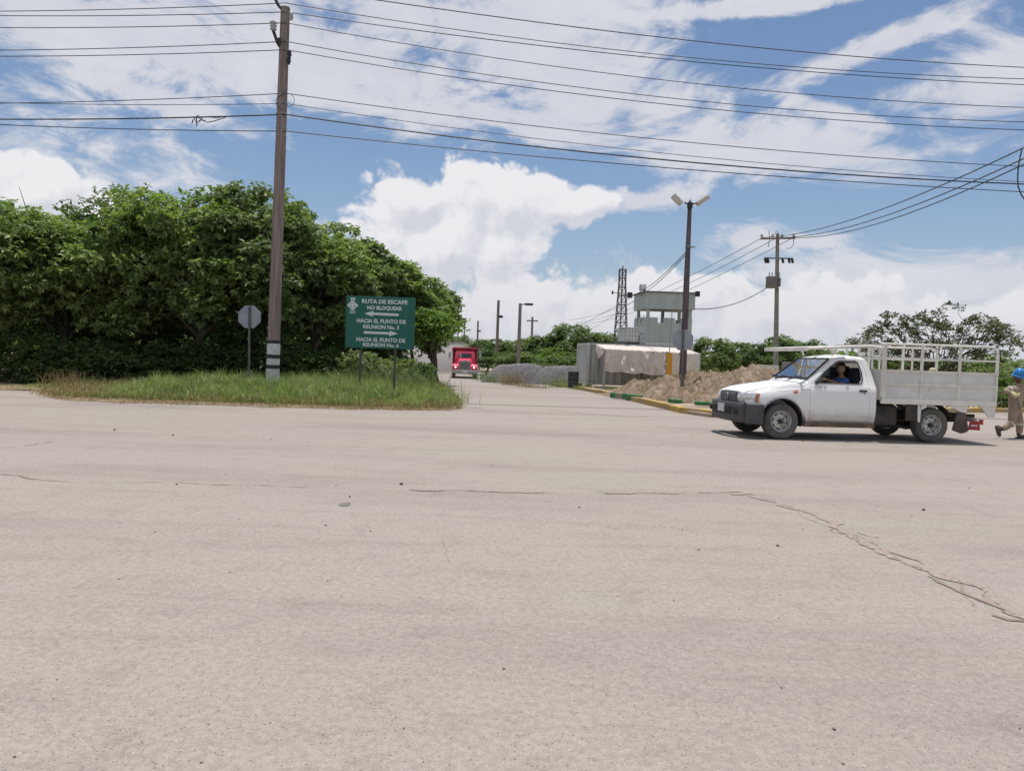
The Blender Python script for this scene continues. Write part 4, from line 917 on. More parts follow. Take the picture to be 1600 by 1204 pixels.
# ------------------------------------------------------------------ container and canopy
def corr(mb, a, b, z0, z1, dep=.04, pitch=.28, out=(0, -1)):
    """corrugated sheet between plan points a and b"""
    a, b = Vector(a), Vector(b); L = (b - a).length; d = (b - a) / L; n_ = Vector(out); prof = []; s_ = 0
    while s_ < L:
        for k_, o_ in ((0, 0), (.3, 0), (.45, -1), (.8, -1), (.95, 0)):
            t = s_ + k_ * pitch
            if t < L: prof.append(a + d * t + n_ * (o_ * dep))
        s_ += pitch
    prof.append(b); m_ = len(prof); mb.add([(p.x, p.y, z) for z in (z0, z1) for p in prof], [(i, i + 1, m_ + i + 1, m_ + i) for i in range(m_ - 1)])
M_cont = mat('faded_grey_green_steel', (0.58, 0.60, 0.58), (0.42, 0.44, 0.43), 0.6, scale=1.5, stretch=(2.5, 2.5, .3), third=((0.20, 0.15, 0.12), 3, .62, .75))
Yc = 45.0; cx0, cx1 = at(919, Yc), at(1080, Yc); gz = zg(Yc); ct = empty('shipping_container', (cx0, Yc, gz), label='grey green corrugated steel container behind the pale canopy', cat='container')
Lc = cx1 - cx0; z0, z1 = .25, P(925, 536, Yc).z - gz; ew = -(cx0 - at(903, Yc + 3.0)); dW = 3.0
q = MB(); corr(q, (0, 0), (Lc, 0), z0 + .14, z1 - .10, .11, .46); q.build('side_wall', M_cont, ct)
q = MB(); corr(q, (ew, dW), (0, 0), z0 + .14, z1 - .10, .07, .3, (-.9, -.3)); q.build('end_wall', mat('lit_end_steel', (0.55, 0.58, 0.57), (0.46, 0.49, 0.48), .6, scale=1.5, stretch=(2, 2, .5)), ct)  # paler copy of the container steel; light on this end is in the colour
q = MB(); q.add([(ew, dW, z0), (Lc + ew, dW, z0), (Lc + ew, dW, z1), (ew, dW, z1), (Lc, 0, z0), (Lc, 0, z1)], [(0, 1, 2, 3), (1, 4, 5, 2)]); q.build('rear_wall', M_cont, ct)
q = MB(); q.prism([(0, 0), (Lc, 0), (Lc + ew, dW), (ew, dW)], z1 - .06, z1 - .02, 'xy'); q.build('roof', M_cont, ct)
q = MB(); q.prism([(0.05, 0.05), (Lc - .05, 0.05), (Lc + ew - .05, dW - .05), (ew + .05, dW - .05)], z0 + .05, z0 + .12, 'xy'); q.build('floor', M_dark, ct)
for (a_, b_) in (((0, 0), (Lc, 0)), ((0, 0), (ew, dW))):
    for z_ in (z0 + .07, z1 - .05): q = MB(); q.bar((*a_, z_), (*b_, z_), .12, .14); q.build('rail', M_cont, ct)
for (x_, y_) in ((0, 0), (ew, dW), (Lc, 0), (Lc * .5, 0)): q = MB(); q.box((x_, y_ - .02, (z0 + z1) / 2), (.16, .16, z1 - z0 + .02)); q.build('corner_post', M_cont, ct)
for (x_, y_) in ((.1, .1), (ew + .1, dW - .1), (Lc * .5, .1), (Lc - .2, .1)): q = MB(); q.box((x_, y_, z0 / 2), (.35, .35, z0)); q.build('support_block', M_conc, ct)

M_tarp = mat('dusty_white_tarp', (0.66, 0.60, 0.54), (0.50, 0.45, 0.40), 0.9, scale=1.2, bump=.3, bscale=5)
M_tarpf = mat('grey_beige_tarp', (0.62, 0.565, 0.52), (0.56, 0.51, 0.47), 0.9, scale=2.0, bump=.4, bscale=5, contrast=(.3, .7), third=((.64, .585, .535), 1.1, .5, .75))
Yk = 39.0; kx0, kx1 = at(945, Yk), at(1093, Yk); kg = zg(Yk); cn = empty('canopy', (kx0, Yk, kg), label='canopy of dusty pale tarpaulin on posts in front of the container', cat='canopy')
zf = P(945, 545, Yk).z - kg; zf2 = P(1093, 552, Yk).z - kg; zbk = P(931, 537.5, 44.6).z - kg; bx = at(931, 44.6) - kx0; bx2 = at(1062, 44.6) - kx0; Wk = kx1 - kx0
def cloth(fn, nu, nv, name, m, parent, th=.012):
    V = [fn(i / nu, j / nv) for j in range(nv + 1) for i in range(nu + 1)]; F = [(j * (nu + 1) + i, j * (nu + 1) + i + 1, (j + 1) * (nu + 1) + i + 1, (j + 1) * (nu + 1) + i) for j in range(nv) for i in range(nu)]
    o_ = link(name, npmesh(name, np.array(V), np.array(F), m, True), parent); s_ = o_.modifiers.new('thickness', 'SOLIDIFY'); s_.thickness = th; return o_
cloth(lambda u, v_: (u * Wk * (1 - v_) + (bx + (bx2 - bx) * u) * v_, v_ * 5.6, zf + (zf2 - zf) * u + (zbk - zf) * v_ + .03 * fbm(u * 6, v_ * 3, 2.0, 3)), 40, 12, 'tarp_roof', M_tarp, cn)
zd = zf - (P(945, 579, Yk).z - kg)
def drop(u, v_):
    sc = .06 * math.sin(u * 3.2 * math.pi) ** 2; rp = fbm(u * 9, v_ * 1.5, 1.2, 4, 2.0) * .20 * (0.25 + v_) + .07 * math.sin(u * 34 + v_ * 4 + 3 * fbm(u * 5, v_ * 2, 1)) * (.3 + v_)
    return (u * Wk * .635 + .02 * math.sin(v_ * 9), -.06 + rp, zf + (zf2 - zf) * u * .635 - v_ * (zd + .08 * u + sc * v_ + .05 * fbm(u * 7, 1, 1)))
cloth(drop, 90, 22, 'tarp_front', M_tarpf, cn)
cloth(lambda u, v_: (Wk * (.67 + .33 * u), -.04 + .1 * fbm(u * 5, v_ * 1.5, 1.4, 4, 7.0), zf + (zf2 - zf) * (.67 + .33 * u) - v_ * (zf * .80)), 40, 20, 'tarp_front', mat('pale_tarp', (0.64, 0.60, 0.54), (0.56, 0.52, 0.46), .9, scale=1.2), cn)
cloth(lambda u, v_: (bx * u - .0 - .05 * v_, 5.6 * u, (zf + (zbk - zf) * u) - v_ * (.10 + .62 * (1 - abs(u - .55) * 1.6))), 16, 6, 'tarp_flap', M_tarp, cn)
cloth(lambda u, v_: (Wk + (bx2 - Wk) * u, 5.6 * u, (zf2 + (zbk - zf2) * u) - v_ * (1.9)), 20, 10, 'tarp_side', M_tarpf, cn)
for x_ in (0.0, Wk * .655, Wk):
    q = MB(); q.bar((x_, 0.02, 0), (x_, .02, zf - .03), .13, .09, up=(0, 1, 0)); q.build('post', mat('grey_post', (0.36, 0.37, 0.35), (0.25, 0.26, 0.25), .7), cn)
for a_ in (((0, 0.02, zf - .06), (Wk, 0.02, zf2 - .06)), ((0, 0, zf - .08), (bx + .1, 5.5, zbk - .1)), ((Wk, 0, zf2 - .08), (bx2, 5.5, zbk - .1))): q = MB(); q.bar(*a_, .07, .08); q.build('beam', M_dark, cn)
# yellow board and hooked pipe before the tarp
Yy = 35.5; yb = empty('yellow_board', (at(1045, Yy), Yy, zg(Yy)), label='upright yellow orange board leaning at the canopy by the mound', cat='board')
q = MB(); a_, b_ = P(1045, 600, Yy) - yb.location, P(1046, 551, Yy) - yb.location; q.bar(a_, b_, .27, .05, up=(0, 1, 0)); q.build('board', mat('orange_yellow', (0.60, 0.30, 0.035), (0.52, 0.25, 0.04), .8, scale=4), yb)
q = MB(); q.box(P(1040.5, 568.5, Yy - .1) - yb.location, (.10, .02, .05)); q.build('label_plate', M_white, yb)
Yp = 36.2; hp = P(1046, 602, Yp); q = MB(); q.tube([P(a_, b_, Yp) - hp for a_, b_ in ((1046, 600), (1046, 545), (1048, 520), (1050, 488), (1050, 476), (1052, 471), (1055, 474), (1057, 482))], .022, 6)
tag(q.build('hooked_pipe', M_steel, loc=hp), 'thin upright pipe with a hooked top before the guard post', 'pipe')

# black drum
Yd = 41.5; gd = G(897, 606); gd.y = Yd; gd.x = at(897, Yd); gd.z = zg(Yd) + .09
dr = empty('oil_drum', gd, label='black steel drum standing left of the grey container', cat='drum'); r_ = .29
pr_ = [(0, 0), (r_, 0), (r_ + .012, .02), (r_, .04), (r_, .28), (r_ + .018, .30), (r_, .32), (r_, .56), (r_ + .018, .58), (r_, .60), (r_, .84), (r_ + .012, .87), (r_ - .01, .88), (r_ - .02, .86), (0, .86)]
MB().lathe(pr_, seg=24).build('drum_body', mat('drum_paint', (0.028, 0.030, 0.045), (0.05, 0.045, 0.05), .55), dr, smooth=40)
for z_ in (.30, .58): MB().lathe([(r_ + .019, z_ - .015), (r_ + .026, z_), (r_ + .019, z_ + .015)], seg=24).build('rolling_hoop', mat('worn_rim', (.16, .16, .18), (.07, .07, .08), .5), dr, smooth=60)

# water tank in a cage on the container roof
Yt = 45.9; t0 = Vector((at(985, Yt), Yt, gz + z1)); wt = empty('water_tank', t0, label='white plastic water tank in a wire cage on the container roof', cat='tank'); wt.rotation_euler = (0, 0, R(18))
q = MB(); q.box((0, 0, .55), (1.25, 1.05, .82)); q.build('tank', mat('milky_plastic', (0.60, 0.60, 0.57), (0.50, 0.50, 0.48), .4), wt, bevel=.08)
q = MB(); q.box((0, 0, .06), (1.35, 1.1, .12)); q.build('pallet', M_dark, wt)
q = MB(); q.box((0, 0, 1.0), (1.3, 1.08, .03)); q.build('lid_sheet', M_white, wt)
for z_ in (.25, .50, .75, .95):
    q = MB(); q.tube([(-.66, -.56, z_), (.66, -.56, z_), (.66, .56, z_), (-.66, .56, z_)], .014, 5, closed=True); q.build('cage_ring', M_steel, wt)
for i in range(7):
    for y_ in (-.56, .56): q = MB(); q.tube([(-.6 + .2 * i, y_, .1), (-.6 + .2 * i, y_, .97)], .012, 4); q.build('cage_bar', M_steel, wt)
for i in range(5):
    for x_ in (-.66, .66): q = MB(); q.tube([(x_, -.44 + .22 * i, .1), (x_, -.44 + .22 * i, .97)], .012, 4); q.build('cage_bar', M_steel, wt)
q = MB(); o_ = P(1003, 537, 45.5); q.box((0, 0, .3), (.34, .3, .5)); q.box((0, 0, .62), (.2, .2, .2)); tag(q.build('pump_box', M_steel, loc=(o_.x, o_.y, gz + z1), bevel=.02), 'small grey pump box right of the caged tank on the container roof', 'pump')

# ------------------------------------------------------------------ guard post
M_gp = mat('grey_green_wall', (0.43, 0.47, 0.44), (0.36, 0.40, 0.375), .8, scale=1.6, bump=.1, stretch=(2, 2, .3), third=((.50, .53, .50), .9, .55, .75))
Ygp = 52.0; X0, X1 = at(1007.5, Ygp), at(1079, Ygp); gg = zg(Ygp); gp = empty('guard_post', (X0, Ygp, gg), label='grey green two storey guard post with crenellated parapet', cat='guard post')
def gpz(py, px=1030, Y=Ygp): return P(px, py, Y).z - gg
GW_, D_ = X1 - X0, 2.9; zw, zc, zo, zr = gpz(496), gpz(504), gpz(482.5), gpz(457); lx = at(990, Ygp + D_) - X0
def crenel(name, L, place):
    n_ = max(3, round(L / .92)); p_ = L / (n_ - .33); poly = [(0, 0)]; poly = [(0, 0), (L, 0)]; x_ = L; top = []
    for i in range(n_):
        a_ = i * p_; b_ = min(L, a_ + p_ * .66); top += [(a_, zw), (b_, zw)]
        if i < n_ - 1: top += [(b_, zc), (a_ + p_, zc)]
    q = MB(); poly = [(0, 0), (L, 0)] + top[::-1]; q.prism(poly, 0, .15); o_ = q.build(name, M_gp, gp); place(o_)
def pl(loc, rz): 
    def g_(o_): o_.location = loc; o_.rotation_euler = (0, 0, rz)
    return g_
crenel('front_wall', GW_, pl((0, 0, 0), 0)); sl_ = math.hypot(lx, D_); crenel('side_wall', sl_ - .3, pl((-.002, .002, 0), math.atan2(D_, lx))); crenel('side_wall', sl_ - .3, pl((GW_ - .15, .16, 0), math.atan2(D_, lx)))
q = MB(); q.prism([(lx, D_), (GW_ + lx, D_), (GW_ + lx, D_ - .15), (lx, D_ - .15)], 0, zc, 'xy'); q.build('rear_wall', M_gp, gp)
q = MB(); q.prism([(.2, .2), (GW_ - .2, .2), (GW_ + lx - .2, D_ - .2), (lx + .2, D_ - .2)], zc - 1.15, zc - 1.0, 'xy'); q.build('floor_slab', M_conc, gp)
for (x_, y_) in ((.12, .17), (GW_ - .12, .17), (lx + .2, D_ - .15), (GW_ + lx, D_ - .15), (GW_ * .52, D_ - .15)):
    q = MB(); q.box((x_, y_, (zw + zo) / 2 - .2), (.2, .2, zo - zw + .8)); q.build('column', M_gp, gp)
ov = .12; q = MB(); q.prism([(-ov, -ov), (GW_ + ov, -ov), (GW_ + lx + ov, D_ + ov), (lx - ov, D_ + ov)], zo, zr, 'xy'); q.build('roof_fascia', M_gp, gp)
q = MB(); q.prism([(-ov * 2, -ov * 2), (GW_ + ov * 2, -ov * 2), (GW_ + lx + ov * 2, D_ + ov * 2), (lx - ov * 2, D_ + ov * 2)], zr + .002, zr + .07, 'xy'); q.build('roof_sheet', mat('brown_roof_sheet', (.16, .13, .12), (.10, .09, .09), .8), gp)
q = MB(); q.box((GW_ / 2, -.06, gpz(537)), (GW_ + .05, .12, .10)); q.build('ledge', M_white, gp)
for x_ in (0.2, .5, .8, 1.1): q = MB(); q.tube([(lx * x_ * .8 - .06, D_ * x_ * .8, zw - .7), (lx * x_ * .8 - .06, D_ * x_ * .8, zw + .2)], .02, 5); q.build('railing_bar', M_steel, gp)
q = MB(); q.box((-.2 + lx * .2, .5, zr + .34), (.42, .35, .42)); fl = q.build('floodlight', mat('lamp_back', (.45, .46, .45), (.2, .2, .2), .6), gp, bevel=.03); q = MB(); q.box((-.2 + lx * .2, .28, zr + .34), (.32, .09, .3)); q.build('lamp_glass', MATS['lamp_glass'], fl)
q = MB(); q.box((GW_ + .25, -.1, gpz(459, 1079)), (.3, .3, .35)); q.build('camera', M_dark, gp, bevel=.03)
# lattice mast behind
Ym = 72.0; mz = zg(Ym); m0 = Vector((at(969, Ym), Ym, mz)); ms = empty('lattice_mast', m0, label='steel lattice mast rising behind the caged tank', cat='mast'); M_mast = mat('mast_steel', (.10, .085, .085), (.15, .12, .11), .6, .2)
mt = P(973, 421, Ym) - m0; hM = mt.z; wb, wtp = .80, .30; tx = mt.x
def mleg(k, t): s1, s2 = ((-1, -1), (1, -1), (1, 1), (-1, 1))[k]; w_ = wb + (wtp - wb) * min(1, t * 1.15); return Vector((tx * t + s1 * w_, s2 * w_, hM * t))
for k in range(4): q = MB(); q.tube([mleg(k, t / 8) for t in range(9)], .04, 6); q.build('leg', M_mast, ms)
NB = 13
for i in range(1, NB + 1):
    q = MB(); t = i / NB
    for k in range(4): q.bar(mleg(k, t), mleg((k + 1) % 4, t), .05, .05); q.bar(mleg(k, t), mleg((k + 1) % 4, t - 1 / NB), .04, .04); q.bar(mleg(k, t - 1 / NB), mleg((k + 1) % 4, t), .04, .04)
    q.build('lattice_bay', M_mast, ms)
q = MB(); q.tube([(tx, 0, hM * .2), (tx, 0, hM + .35)], .06, 8); q.build('centre_pipe', M_mast, ms)
q = MB(); c_ = P(984, 461, Ym - .5) - m0; q.box(c_, (.45, .3, .5)); q.bar(c_, c_ + Vector((-.8, .4, .05)), .06, .06); q.build('loudspeaker', M_dark, ms)
q = MB(); c_ = P(957, 457, Ym - .5) - m0; q.bar(c_, c_ + Vector((.75, .3, .0)), .05, .05); q.box(c_, (.14, .25, .3)); q.build('antenna', M_dark, ms)
# low things seen over the mound
q = MB(); o_ = Vector((at(1200, 58), 58, zg(58))); z_ = P(1200, 570, 58).z - o_.z; q.box((0, 0, z_ / 2), (1.6, .3, z_)); tag(q.build('low_wall', M_white, loc=o_), 'low white wall at the foot of the transformer pole', 'wall')
Yq = 40; o_ = Vector((at(1237, Yq), Yq, zg(Yq))); q = MB(); h_ = P(1237, 565, Yq).z - o_.z; corr(q, (-.4, 0), (.5, 0), .0, h_, .03, .15); q.box2((-.4, .02, 0), (.5, .25, h_ - .02)); tag(q.build('sheet_metal_box', M_steel, loc=o_), 'grey ribbed metal box just beyond the pickup windshield', 'box')

# ------------------------------------------------------------------ pickup truck
def boolean(me, cutters, op='DIFFERENCE'):
    o = bpy.data.objects.new('tmp', me); COL.objects.link(o); cs = []
    for c in cutters:
        co = bpy.data.objects.new('tmpc', c); COL.objects.link(co); cs.append(co)
        b = o.modifiers.new('b', 'BOOLEAN'); b.operation = op; b.object = co; b.solver = 'EXACT'
    bpy.context.view_layer.update(); r = bpy.data.meshes.new_from_object(o.evaluated_get(bpy.context.evaluated_depsgraph_get()))
    for q in [o] + cs: bpy.data.objects.remove(q)
    return r
def shade(me, ang=35): me.polygons.foreach_set('use_smooth', [True] * len(me.polygons)); me.set_sharp_from_angle(angle=R(ang)); return me
def carpaint(name, c, dirt=(0.22, 0.16, 0.11), dz=(0.25, 0.62), amt=0.55, rough=0.22):
    m = bpy.data.materials.new(name); m.use_nodes = True; K = NT(m.node_tree); b = K.n['Principled BSDF']; t = K.new('ShaderNodeTexCoord'); sp_ = K.new('ShaderNodeSeparateXYZ', i_0=t.outputs['Object'])
    n = K.new('ShaderNodeTexNoise', i_Vector=t.outputs['Object'], i_Scale=5.0, i_Detail=7.0)
    f_ = K.m('MULTIPLY', K.sm(K.m('ADD', sp_.outputs[2], K.m('MULTIPLY', K.m('SUBTRACT', n.outputs[0], .5), .35)), dz[1], dz[0]), amt)
    K.l.new(K.mix(f_, (*c, 1), (*dirt, 1)), b.inputs['Base Color']); K.l.new(K.m('ADD', K.m('MULTIPLY', n.outputs[0], .2), rough), b.inputs['Roughness']); b.inputs['Coat Weight'].default_value = .25
    MATS[name] = m; return m
M_cp = carpaint('white_car_paint', (0.80, 0.79, 0.78), dz=(0.26, 0.66), amt=.6); M_rack = mat('rack_paint', (0.76, 0.73, 0.66), (0.62, 0.59, 0.53), .5, scale=3, third=((.34, .24, .17), 9, .68, .78))
M_panel = mat('bed_panel_paint', (0.68, 0.66, 0.64), (0.58, 0.56, 0.54), .55, scale=1.6, third=((.42, .34, .27), 5, .66, .80))
M_plast = mat('grey_black_plastic', (0.052, 0.055, 0.062), (0.085, 0.080, 0.078), .6, scale=3)
M_under = mat('underbody', (0.030, 0.028, 0.027), (0.075, 0.060, 0.048), .9, scale=4); M_tyre = mat('dusty_tyre', (0.075, 0.07, 0.066), (0.14, 0.125, 0.112), .85, scale=4, contrast=(.35, .7))
M_rim = mat('steel_rim', (0.62, 0.61, 0.59), (0.40, 0.38, 0.36), .5, .3, scale=8); M_chrome = mat('chrome', (.75, .75, .76), (.6, .6, .62), .15, .95)
M_wind = glass('windscreen_glass', (.50, .54, .53), .09, .02); M_sideg = glass('side_glass', (.75, .78, .76), .05, .02)
M_seat = mat('navy_seat', (0.012, 0.014, 0.03), (0.02, 0.02, 0.035), .9); M_int = mat('interior', (0.05, 0.05, 0.055), (0.035, 0.035, 0.04), .8)
M_head = mat('headlight_reflector', (.66, .66, .67), (.46, .46, .47), .18, .3, scale=14, contrast=(.4, .6)); M_amber = mat('amber', (.50, .24, .14), (.42, .2, .12), .3); M_redl = mat('red_lens', (.45, .03, .03), (.35, .03, .03), .3)
def ring(x, w_, z0, zb, tops, xo=None):
    half = [(0, z0), (.55, z0), (w_ - .04, z0), (w_, z0 + .10), (w_ + .018, .60), (w_ + .012, zb - .14), (w_ - .004, zb - .04), (w_ - .035, zb)] + tops
    xs = xo or [x] * len(half); L = [(xs[i], p[0], p[1]) for i, p in enumerate(half)]
    return L + [(a, -b, c) for a, b, c in L[-2:0:-1]]
rings = [ring(.66, .66, .42, .79, [(.60, .83), (.5, .85), (.3, .865), (0, .87)]), ring(.60, .73, .40, .83, [(.655, .868), (.54, .888), (.3, .905), (0, .912)]), ring(.46, .785, .38, .865, [(.71, .905), (.57, .935), (.3, .952), (0, .958)]),
    ring(.20, .805, .36, .91, [(.73, .955), (.585, .985), (.3, 1.005), (0, 1.012)]), ring(-.12, .81, .34, .96, [(.74, 1.005), (.60, 1.03), (.3, 1.05), (0, 1.057)]), ring(-.42, .815, .33, 1.01, [(.755, 1.055), (.68, 1.075), (.35, 1.088), (0, 1.093)]),
    ring(-.50, .815, .33, 1.03, [(.765, 1.075), (.735, 1.105), (.35, 1.125), (0, 1.132)]), ring(-1.04, .815, .33, 1.055, [(.715, 1.30), (.635, 1.52), (.56, 1.562), (0, 1.592)]), ring(-1.20, .815, .33, 1.055, [(.715, 1.30), (.640, 1.545), (.56, 1.59), (0, 1.625)]),
    ring(-1.45, .815, .33, 1.055, [(.715, 1.30), (.640, 1.555), (.56, 1.60), (0, 1.638)]), ring(-1.66, .813, .33, 1.055, [(.712, 1.30), (.635, 1.55), (.555, 1.592), (0, 1.63)]),
    ring(-1.8, .80, .34, 1.05, [(.70, 1.30), (.615, 1.53), (.54, 1.565), (0, 1.60)], [-1.86] * 8 + [-1.80, -1.745, -1.735, -1.735])]
q = MB(); q.loft(rings); cab = q.mesh('body', M_cp)
def pm(poly, y0, y1): q = MB(); q.prism(poly, y0, y1); return q.mesh('c', M_cp)
def cyl(x, z, r_, y0, y1): return pm([(x + r_ * math.cos(k * math.pi / 16), z + r_ * math.sin(k * math.pi / 16)) for k in range(32)], y0, y1)
cav = MB(); pf = [(-.58, .48), (-.58, 1.0), (-1.06, 1.50), (-1.20, 1.545), (-1.62, 1.555), (-1.765, 1.05), (-1.765, .48)]
yin = lambda z: .745 - max(0, z - 1.05) * .30
cav.loft([[(x, -yin(z), z) for x, z in pf], [(x, yin(z), z) for x, z in pf]])
winp = [(-.635, 1.085), (-.655, 1.115), (-1.085, 1.485), (-1.15, 1.515), (-1.49, 1.528), (-1.555, 1.49), (-1.60, 1.32), (-1.60, 1.17), (-1.565, 1.10), (-1.50, 1.085)]
nrm = Vector((.636, 0, .772)) * .16; wsq = [Vector(p) for p in ((-.535, -.68, 1.15), (-.535, .68, 1.15), (-1.0, .585, 1.535), (-1.0, -.585, 1.535))]
wsc = MB(); wsc.loft([[tuple(p - nrm) for p in wsq], [tuple(p + nrm) for p in wsq]])
rwc = MB(); rwc.box2((-2.0, -.50, 1.13), (-1.62, .50, 1.47))
cab = boolean(cab, [cyl(0, .35, .425, .42, 1.1), cyl(0, .35, .425, -1.1, -.42), cav.mesh('c', M_cp), pm(winp, .4, 1.1), pm(winp, -1.1, -.4), wsc.mesh('c', M_cp), rwc.mesh('c', M_cp)])
doorp = [(-.535, .42), (-.525, .9), (-.555, 1.06), (-.60, 1.10), (-1.06, 1.515), (-1.13, 1.547), (-1.52, 1.556), (-1.61, 1.50), (-1.68, 1.30), (-1.715, 1.05), (-1.72, .44), (-1.68, .37), (-.60, .37)]
cdx, cdz = -1.12, .95; big_ = [(cdx + (x - cdx) * 1.010, cdz + (z - cdz) * 1.010) for x, z in doorp]
doors = [boolean(cab.copy(), [pm(doorp, a, b)], 'INTERSECT') for a, b in ((.5, 1.1), (-1.1, -.5))]
cab = boolean(cab, [pm(big_, .5, 1.1), pm(big_, -1.1, -.5)])
TH_P = R(7.0); PC = G(1216, 685.5); fw = Vector((-math.cos(TH_P), -math.sin(TH_P), 0)); lf = Vector((math.sin(TH_P), -math.cos(TH_P), 0)); SC = 1.02; WB = 3.04
po = PC - lf * .70 * SC
pk = empty('pickup_truck', (po.x, po.y, 0), math.pi + TH_P, label='white pickup truck with a tall stake bed and rack over its cab', cat='pickup truck'); pk.scale = (SC, SC, SC)
def pb(q, name, m, par=None, **kw): return q.build(name, m, par or pk, **kw)
link('cab_body', shade(cab), pk)
for i, d_ in enumerate(doors):
    do = link('door', shade(d_), pk); s_ = 1 if i == 0 else -1
    q = MB(); q.box((-1.575, s_ * .842, .955), (.155, .025, .045)); q.box((-1.60, s_ * .842, .91), (.02, .02, .03)); pb(q, 'handle', M_plast, do, bevel=.008)
    q = MB(); q.bar((-.55, s_ * .824, .50), (-1.70, s_ * .824, .50), .012, .04); pb(q, 'trim_strip', M_cp, do)
    q = MB(); q.tube([(-.54, s_ * .826, 1.005), (-1.71, s_ * .826, 1.010)], .0035, 4); pb(q, 'crease_line', M_steel, do)
    gg_ = MB(); gg_.add([(x, s_ * (.775 - (z - 1.05) * .30 - .01), z) for x, z in winp], [tuple(range(len(winp)))])
    if i: gg_.build('window_glass', M_sideg, do)
    q = MB(); pts_ = [(x, s_ * (yin(z) + .045 - max(0, z - 1.1) * .06), z) for x, z in winp]; q.tube(pts_, .011, 5, closed=True); pb(q, 'window_seal', M_black, do)
q = MB(); q.add([tuple(p + nrm.normalized() * .012) for p in (Vector((-.515, -.70, 1.132)), Vector((-.515, .70, 1.132)), Vector((-1.015, .60, 1.548)), Vector((-1.015, -.60, 1.548)))], [(0, 1, 2, 3)]); ws = pb(q, 'windshield', M_wind)
q = MB(); q.tube([p + nrm.normalized() * .014 for p in wsq], .014, 5, closed=True); pb(q, 'rubber_seal', M_black, ws)
for a_, b_ in (((-.47, .05, 1.115), (-.545, .30, 1.19)), ((-.47, -.50, 1.115), (-.53, -.22, 1.18))): q = MB(); q.tube([a_, b_], .009, 5); q.bar(Vector(b_) + Vector((.0, .14, -.01)), Vector(b_) + Vector((0, -.16, .01)), .010, .014); pb(q, 'wiper', M_black)
q = MB(); q.add([(-1.80, -.5, 1.13), (-1.80, .5, 1.13), (-1.755, .5, 1.47), (-1.755, -.5, 1.47)], [(0, 1, 2, 3)]); pb(q, 'rear_window', M_sideg)
for s_ in (1, -1):
    q = MB(); q.tube([(-.52, s_ * .818, .965), (-.2, s_ * .822, .93), (.1, s_ * .82, .90)], .0035, 4); pb(q, 'crease_line', M_steel)
    q = MB(); q.tube([(-.02, s_ * .752, 1.0), (.3, s_ * .737, .958), (.5, s_ * .70, .905), (.62, s_ * .60, .875)], .004, 4); q.tube([(-.02, s_ * .752, 1.0), (-.45, s_ * .775, 1.075)], .004, 4); pb(q, 'hood_seam', M_plast)
q = MB(); q.tube([(-.60, .832, .93), (-.66, .834, .84), (-.70, .834, .72)], .012, 6); pb(q, 'dirt_streak', mat('dust_streak', (.5, .48, .46), (.42, .4, .38), .8)) if False else None
# front end
def wrap(path, prof, cx=0):
    secs = []; n_ = len(path)
    for i, p in enumerate(path):
        a_ = Vector(path[max(0, i - 1)]); b_ = Vector(path[min(n_ - 1, i + 1)]); d = (b_ - a_).normalized(); o_ = Vector((d.y, -d.x))
        if o_.x < 0 and abs(o_.x) > abs(o_.y): o_ = -o_
        secs.append([(p[0] + o_.x * f_, p[1] + o_.y * f_, z) for f_, z in prof])
    return secs
half = [(.40, .822), (.47, .819), (.54, .808), (.61, .787), (.67, .755), (.72, .71), (.757, .65), (.785, .57), (.803, .48), (.815, .38), (.825, .2), (.83, 0)]
bp_ = half + [(x, -y) for x, y in half[-2::-1]]
q = MB(); q.loft(wrap(bp_, [(0, .665), (.022, .645), (.03, .56), (.03, .44), (.018, .36), (-.02, .30), (-.08, .285), (-.09, .64)])); pb(q, 'front_bumper', M_plast, smooth=60)
bmp = [o_ for o_ in COL.objects if o_.name.startswith('front_bumper')][-1]
q = MB(); q.box((.852, 0, .50), (.02, .86, .13)); pb(q, 'air_intake', M_black, bmp)
for s_ in (1, -1): q = MB(); q.lathe([(0, 0), (.05, 0), (.055, .02)], (.815, s_ * .60, .50), 'x', 14); pb(q, 'fog_lamp_recess', M_black, bmp)
q = MB(); q.box((.873, .02, .54), (.012, .30, .155)); pl_ = pb(q, 'licence_plate', mat('plate', (.62, .64, .68), (.52, .54, .58), .4))
q = MB(); q.loft([[(x, y, z) for (x, y) in ((.66, -.44), (.715, -.40), (.735, 0), (.715, .40), (.66, .44))] for z in (.655, .70, .80, .845)], cap=False, closed=False); q.box2((.5, -.42, .66), (.66, .42, .84)); gr = pb(q, 'grille', M_plast)
for k in range(5): q = MB(); z_ = .685 + k * .033; q.tube([(.725, -.36, z_), (.745, 0, z_), (.725, .36, z_)], .007, 5); pb(q, 'grille_bar', M_steel, gr)
q = MB(); q.tube([(.76, .075 * math.cos(k * math.pi / 10), .76 + .06 * math.sin(k * math.pi / 10)) for k in range(20)], .010, 6, closed=True); q.bar((.765, -.085, .76), (.765, .085, .76), .012, .022); pb(q, 'emblem', M_steel, gr)
